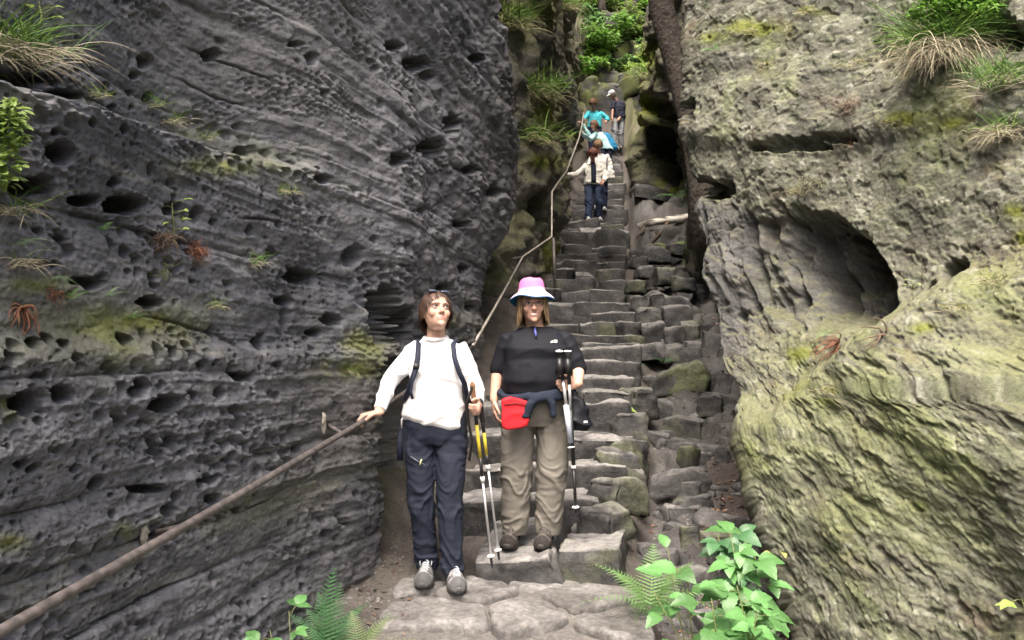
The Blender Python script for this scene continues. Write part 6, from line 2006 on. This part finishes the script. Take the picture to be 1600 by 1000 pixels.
CRACKR = [(1170, 50, 'g', 'mossy grass on the top left rim of the boulder'), (1265, 18, 'g', 'short dry grass on the boulder crest'), (1200, 100, 'g', 'sparse grass below the mossy rim'), (1420, 120, 'g', 'grass wisps left of the big tuft'), (1400, 190, 'g', 'pale moss grass under the big tuft'), (1250, 300, 'g', 'dry grass over the roof of the arched hollow'), (1500, 480, 'g', 'short withered grass on the slanting rim'), (1300, 610, 'g', 'yellow moss grass below the red-brown root'), (1560, 440, 'g', 'dry grass near the right end of the slanting rim'), (1340, 100, 'g', 'dull grass above the twig tangle')]
for k, (px, py, kd, lab) in enumerate(CRACKR):
    p = on_rock(RWF, px, py, .01)
    grass(lab, p, 120, .075, 340 + k, spread=.05, dry=.6, hangdir=(-.1, -.3, -.8), wid=.0013, cols=((.16, .19, .05), (.26, .24, .15)))

# ---- on the right boulder
p = on_rock(RWF, 1478, 85, .03)
grass('big tuft of long grass with dry hanging blades, upper boulder', p + Vector((0, 0, .03)), 1400, .38, 81, spread=.095, dry=.55, hangdir=(-.05, -.25, -1.0), wid=.0020, stiff=.65)
p = on_rock(RWF, 1575, 205, .02)
grass('pale dry grass tuft near the right picture edge', p, 420, .20, 82, spread=.06, dry=.75, hangdir=(-.1, -.25, -1), wid=.0016)
p = on_rock(RWF, 1570, 130, .02)
grass('green grass filling the ledge right of the big tuft', p, 500, .20, 83, spread=.09, dry=.3, hangdir=(-.1, -.3, -.5), wid=.0016)
p = on_rock(RWF, 1500, 25, .06)
leafy_cloud('beech_sapling', 'bright green leafy sapling overhanging the top right boulder', p, [((-.16, -.02, .02), (.13, .08, .06)), ((0, -.03, .03), (.16, .09, .07)), ((.18, -.05, .04), (.16, .1, .06)), ((-.02, -.02, .14), (.3, .12, .08)), ((-.12, -.02, -.06), (.07, .05, .05)), ((.25, -.05, .12), (.2, .1, .1)), ((.12, -.1, -.02), (.16, .08, .05))], 3600, .034, L_BEECH, 84, 'sapling', twigs=[[(.3, .1, .2), (.1, 0, .06), (-.15, -.05, .0)], [(.3, .1, .2), (.05, 0, .12), (-.2, -.03, .12)]])
p = on_rock(RWF, 1325, 165, .02)
roots('round tangle of dead twigs above the dark overhang crack', p, 110, .13, 85, .035, r=.0022, mat=plain('dead_twig', (.24, .19, .15), rough=.9), hang=(0, 0, -.2), jit=.9)
p = on_rock(RWF, 1330, 225, .02)
roots('reddish roots dangling under the twig tangle', p, 26, .11, 86, .014, mat=M_ROOTR, hang=(0, 0, -1.2), r=.0018, jit=.4)
p = on_rock(RWF, 1270, 285, .02)
roots('grey lichen twigs hanging over the arched hollow', p, 80, .10, 87, .05, r=.0018, mat=plain('grey_twig', (.20, .20, .13), rough=.95), jit=.7)
p = on_rock(RWF, 1310, 535, .02)
roots('red-brown root running down below the arched hollow', p, 26, .20, 88, .012, mat=M_ROOTR, hang=(-1.5, -.2, -1.3), r=.0028, jit=.3)
p = on_rock(RWF, 1380, 520, .02)
roots('grey dead branch poking from the hollow rim', p, 5, .14, 89, .01, r=.006, hang=(-1.2, 0, -.3), jit=.2)
p = on_rock(RWF, 1295, 520, .03)
fern('single fern frond in front of the arched hollow', p, [(170, 20, .06), (60, 30, .05), (10, 10, .05), (190, -12, .12)], L_FERN, 90)
p = on_rock(RWF, 1218, 865, .02)
bramble('yellow-green leaf sprig on the lower left of the boulder', p, [([(0, 0, -.02), (0, -.01, .02)], 4, 1)], L_YEL, 91, leafL=.04, trif=False, name='leafy_sprig', cat='sprig')
p = on_rock(RWF, 1425, 450, .02)
bramble('tiny sprig between the two hollows of the boulder', p, [([(0, 0, -.01), (0, -.01, .02)], 5, 1)], L_PALE, 92, leafL=.025, trif=False, name='leafy_sprig', cat='sprig')
p = on_rock(RWF, 1590, 960, .03)
bramble('pale long leaves at the lower right picture edge', p, [([(.04, 0, -.03), (.02, -.02, .02), (0, -.03, .07)], 5, 1)], L_PALE, 93, leafL=.07, trif=False, name='leafy_sprig', cat='sprig')
p = on_rock(RWF, 1118, 80, .03)
fern('small fern and red twigs on the upper left rim of the boulder', p, [(150, 20, .13), (185, 5, .12), (30, 30, .10), (-100, 20, .1)], L_FERN, 94)

# ---- rear gorge
for k, (px, py, n, L, lab, sp) in enumerate([(838, 145, 300, .55, 'grass tuft hanging from the mossy wall ledge', .16), (795, 35, 220, .5, 'grass on the mossy wall near the top', .16), (880, 12, 220, .6, 'grass high on the mossy wall crest', .16), (830, 215, 160, .45, 'yellowish grass under the wall ledge', .16), (878, 215, 120, .4, 'thin grass strip beside the upper handrail', .1), (1010, 118, 220, .7, 'bright grass on the mossy rim above the man in the cap', .2)]):
    p = on_rock(RLF if px < 960 else RRF, px, py, .1)
    grass(lab, p, n, L, 100 + k, spread=sp, dry=.4, hangdir=(.25, -.3, -.9), wid=.006, cols=((.14, .25, .06), (.34, .32, .18)))
SPOTS = [(945, 72, 'leafy green bush on the slope above the hikers', 1.0), (985, 52, 'yellow-green bush beside the dark tree trunk', 1.1), (980, 12, 'pale bush at the top of the rear slope', .9), (925, 95, 'small green bush in the rear cleft', .6), (1008, 108, 'ferny bush by the mossy rim', .7),
         (930, 40, 'olive bush halfway up the rear cleft', .7), (1012, 60, 'light green bush next to the leaning trunk', .7), (955, 20, 'thin bush between the rear trees', .7), (960, 110, 'low bush directly above the man in the cap', .55), (1000, 25, 'tall green bush near the top of the slope', .8), (922, 8, 'bush in the top corner of the cleft', .7), (990, 85, 'round bush under the yellow-green one', .6), (932, 122, 'bright bush hanging left of the man in the cap', .6), (1012, 128, 'bright ferns spilling over the mossy rim', .6), (975, 118, 'yellowish bush just above the grey rock face', .5)]
for k, (px, py, lab, sc) in enumerate(SPOTS):
    g = on_ground(px, py, 20)
    bl = [((RNG.normal() * .6 * sc, RNG.normal() * .25, (.05 + .2 * j) * sc), (.55 * sc * RNG.uniform(.5, 1.2), .4 * sc, .17 * sc)) for j in range(5)]
    leafy_cloud('bush', lab, g, bl, int(750 * sc), .17, (L_BEECH, L_PALE, L_FERN)[k % 3], 120 + k, 'bush', group='bushes on the rear slope')
RSP = [(950, 128, 46, 24, 'grey rock face above the man in the cap'), (930, 65, 40, 26, 'mossy rock left of the leafy bush'), (1005, 92, 46, 22, 'mossy rock beside the ferny bush'), (965, 90, 46, 20, 'brown rock in the middle of the rear slope'), (1000, 45, 50, 20, 'rock ledge under the tall green bush'), (935, 105, 30, 24, 'dark rock beside the turquoise woman'), (965, 35, 50, 16, 'flat rock near the rear trees'), (985, 130, 46, 26, 'lichened rock right of the man in the cap'), (948, 158, 60, 40, 'dark rock hidden behind the descending hikers'), (1002, 165, 30, 44, 'tall rock between the man in the cap and the cave'), (922, 150, 34, 40, 'narrow rock above the turquoise woman by the mossy wall')]
for k, (px, py, wpx, hpx, lab) in enumerate(RSP):
    p = on_ground(px, py, 20); kk = p.y / FPX
    o = put_stone(p.x, p.y + .2, p.z + hpx * kk * .7, wpx * kk, wpx * kk, hpx * kk * 2, None, name='mossy_rock', rz=RNG.uniform(-.6, .6), cell=.14, edge=.08, cuts=12, rough=.08, mossy=.85, tone=-.1, wear=.2, slope=(RNG.uniform(-.3, .3), -.2))
    tag(o, lab, 'rock', group='rocks on the rear slope')

# ---- rear slope trees
M_BARK = plain('dark_bark', (.06, .05, .042), rough=.95, var=.5, vscale=14, bump=1, bscale=22, bdist=.03)


def tree(label, base, top, r0, r1, seed, crown_n=1200):
    rg_ = np.random.default_rng(seed)
    root = empty('tree', base); tag(root, label, 'tree')
    T = Vector(top) - Vector(base)
    pts = [T * t + Vector((rg_.normal(), rg_.normal(), 0)) * .06 * T.length * t * (1 - t) for t in np.linspace(-.05, 1, 10)]
    rad = [r0 * (1 - t) + r1 * t for t in np.linspace(0, 1, 10)]; rad[0] *= 1.5; rad[1] *= 1.15
    m = MB(); m.tube(pts, rad, n=14)
    for k in range(6):
        t = .62 + .06 * k; p = T * t; a_ = k * 2.4; q = p + Vector((math.cos(a_), math.sin(a_), .7)) * T.length * .16
        m.tube([p, p.lerp(q, .5) + Vector((0, 0, .1)), q], [r1 * .8, r1 * .5, r1 * .2], n=7)
    m.build('trunk', M_BARK, root)
    V = []; F = []
    for i in range(crown_n):
        v = rg_.normal(size=3); v /= np.linalg.norm(v); v *= rg_.uniform() ** .33 * T.length * .3
        p = T * .88 + Vector((v[0], v[1], v[2] * .8)); l = rg_.uniform(.12, .25)
        d = Vector(rg_.normal(size=3)).normalized(); x = d.orthogonal().normalized(); o = len(V)
        V += [p, p + d * l * .5 + x * l * .32, p + d * l, p + d * l * .5 - x * l * .32]; F.append((o, o + 1, o + 2, o + 3))
    c = link('crown', poly_mesh('crown', V, F, smooth=False), L_BEECH, root); c['kind'] = 'stuff'
    return root


for (px, py, tx, ty, Y2, r0, lab, s_) in [(987, 32, 990, -260, 31, .22, 'dark straight tree on the rear slope above the bushes', 201), (943, 18, 930, -260, 34, .13, 'thin pale leaning tree at the top of the cleft', 202), (1012, 10, 1018, -240, 35, .12, 'slim tree beside the leaning dark trunk', 203)]:
    g = on_ground(px, py, 24)
    tree(lab, g, at(tx, ty, g.y + .5), r0, r0 * .45, s_)
# dark leaning trunk close to the boulder edge
bt = on_rock(RRF, 1094, 330) if False else at(1098, 345, 10.8)
tree('dark leaning tree trunk rising behind the boulder edge', bt, at(1003, -420, 11.3), .15, .20, 204, 1500)

# ---- fallen birch log
lg = empty('birch_log', on_ground(1035, 358))
tag(lg, 'white fallen birch log lying across the gully', 'log')
a, b = at(998, 354, 15.7) - lg.location, at(1084, 337, 15.9) - lg.location
pts = [a.lerp(b, t) + Vector((0, 0, .02 * math.sin(t * 5))) for t in np.linspace(0, 1, 14)]
m = MB(); m.tube(pts, [.060 + .03 * t for t in np.linspace(0, 1, 14)], n=14)
Vn = np.array(m.V); nn = pnoise(Vn[:, 0] * 5, Vn[:, 1] * 9, Vn[:, 2] * 9)
m.C = [tuple(c) for c in lerp3((.10, .085, .07), (.70, .67, .60), sstep(-.25, -.05, nn))]
m.build('log_trunk', M_BIRCH, lg, usecol=True)
m = MB(); m.tube([a.lerp(b, .55), a.lerp(b, .5) + Vector((-.12, -.3, -.2)), a.lerp(b, .35) + Vector((-.2, -.5, -.45))], [.035, .03, .02], n=8); m.build('dead_branch', M_TWIG, lg)
m = MB(); m.tube([a + Vector((.1, -.1, -.02)), a + Vector((-.08, -.2, -.25))], [.02, .012], n=8); m.build('dead_branch', M_TWIG, lg)

# ---- leaf litter and grit (uncountable)
rg = np.random.default_rng(9)
V = []; F = []; C = []


def scatter(n, xa, xb, ya, yb, size, cols, flat=True):
    for i in range(n):
        y = rg.uniform(ya, yb); x = xa(y) + (xb(y) - xa(y)) * rg.uniform() ** .8
        z = tz_fast(x, y); l = size * rg.uniform(.5, 1.4); a_ = rg.uniform(0, 6.28)
        d = Vector((math.cos(a_), math.sin(a_), rg.normal() * .25)); s_ = Vector((-math.sin(a_), math.cos(a_), rg.normal() * .3)); o = len(V); p = Vector((x, y, z + .008))
        V.extend([p - d * l, p + s_ * l * .45 + Vector((0, 0, .12 * l)), p + d * l + Vector((0, 0, .15 * l)), p - s_ * l * .45 + Vector((0, 0, .2 * l))]); F.append((o, o + 1, o + 2, o + 3))
        c = np.array(cols[rg.integers(len(cols))]) * rg.uniform(.6, 1.3); C.extend([c] * 4)


_tg = {}


def tz_fast(x, y):
    # bilinear look-up in the ground mesh
    j = min(max(np.searchsorted(yy, y), 1), len(yy) - 1); f = (y - yy[j - 1]) / (yy[j] - yy[j - 1])
    def row(q):
        t = (x - xc[q, 0]) / hw[q, 0]; return np.interp(t, tt, Zg[q])
    return float(row(j - 1) * (1 - f) + row(j) * f)


BR = [(.16, .075, .05), (.10, .06, .045), (.22, .13, .09), (.13, .10, .07), (.28, .2, .15)]
scatter(800, lambda y: xr(y) + .45, lambda y: xr(y) + .85, 4.2, 7.0, .020, BR)
scatter(350, lambda y: xr(y) + .05, lambda y: xr(y) + .8, 4.0, 9.5, .018, BR)
scatter(350, lambda y: xl(y) - .5, lambda y: xl(y) + .15, 3.6, 6.5, .014, BR)
scatter(260, lambda y: xr(y) + .1, lambda y: xr(y) + 1.1, 10, 16, .03, BR)
lt = link('leaf_litter', fast_mesh('leaf_litter', np.array(V), np.array(F), smooth=False, col=np.array(C)), vcol('dead_leaf', rough=.8, bump=0))
tag(lt, 'brown dead leaves scattered over the gully floor', 'leaf litter', kind='stuff')
V = []; F = []; C = []
for i in range(1500):
    y = 1 / rg.uniform(1 / 16, 1 / 3.4)
    side = rg.uniform()
    x = xr(y) + rg.uniform(.0, .9) if side < .6 else xl(y) - rg.uniform(-.1, .5)
    z = tz_fast(x, y); r = .0045 * rg.uniform(.5, 2.4) * (1 + y / 12); o = len(V)
    for k in range(6):
        a_ = k * math.pi / 3; V.append((x + r * math.cos(a_) * rg.uniform(.8, 1.3), y + r * math.sin(a_) * rg.uniform(.8, 1.3), z))
    V.append((x, y, z + r * rg.uniform(.6, 1.1)))
    for k in range(6): F.append((o + k, o + (k + 1) % 6, o + 6))
    c = np.array((.17, .16, .15)) * rg.uniform(.5, 1.3) * (1.35 if rg.uniform() < .05 else 1); C.extend([c] * 7)
gr = link('gravel', fast_mesh('gravel', np.array(V), np.array(F), smooth=False, col=np.array(C)), M_SOIL)
tag(gr, 'small grey stones and grit lying on the soil beside the steps', 'gravel', kind='stuff')
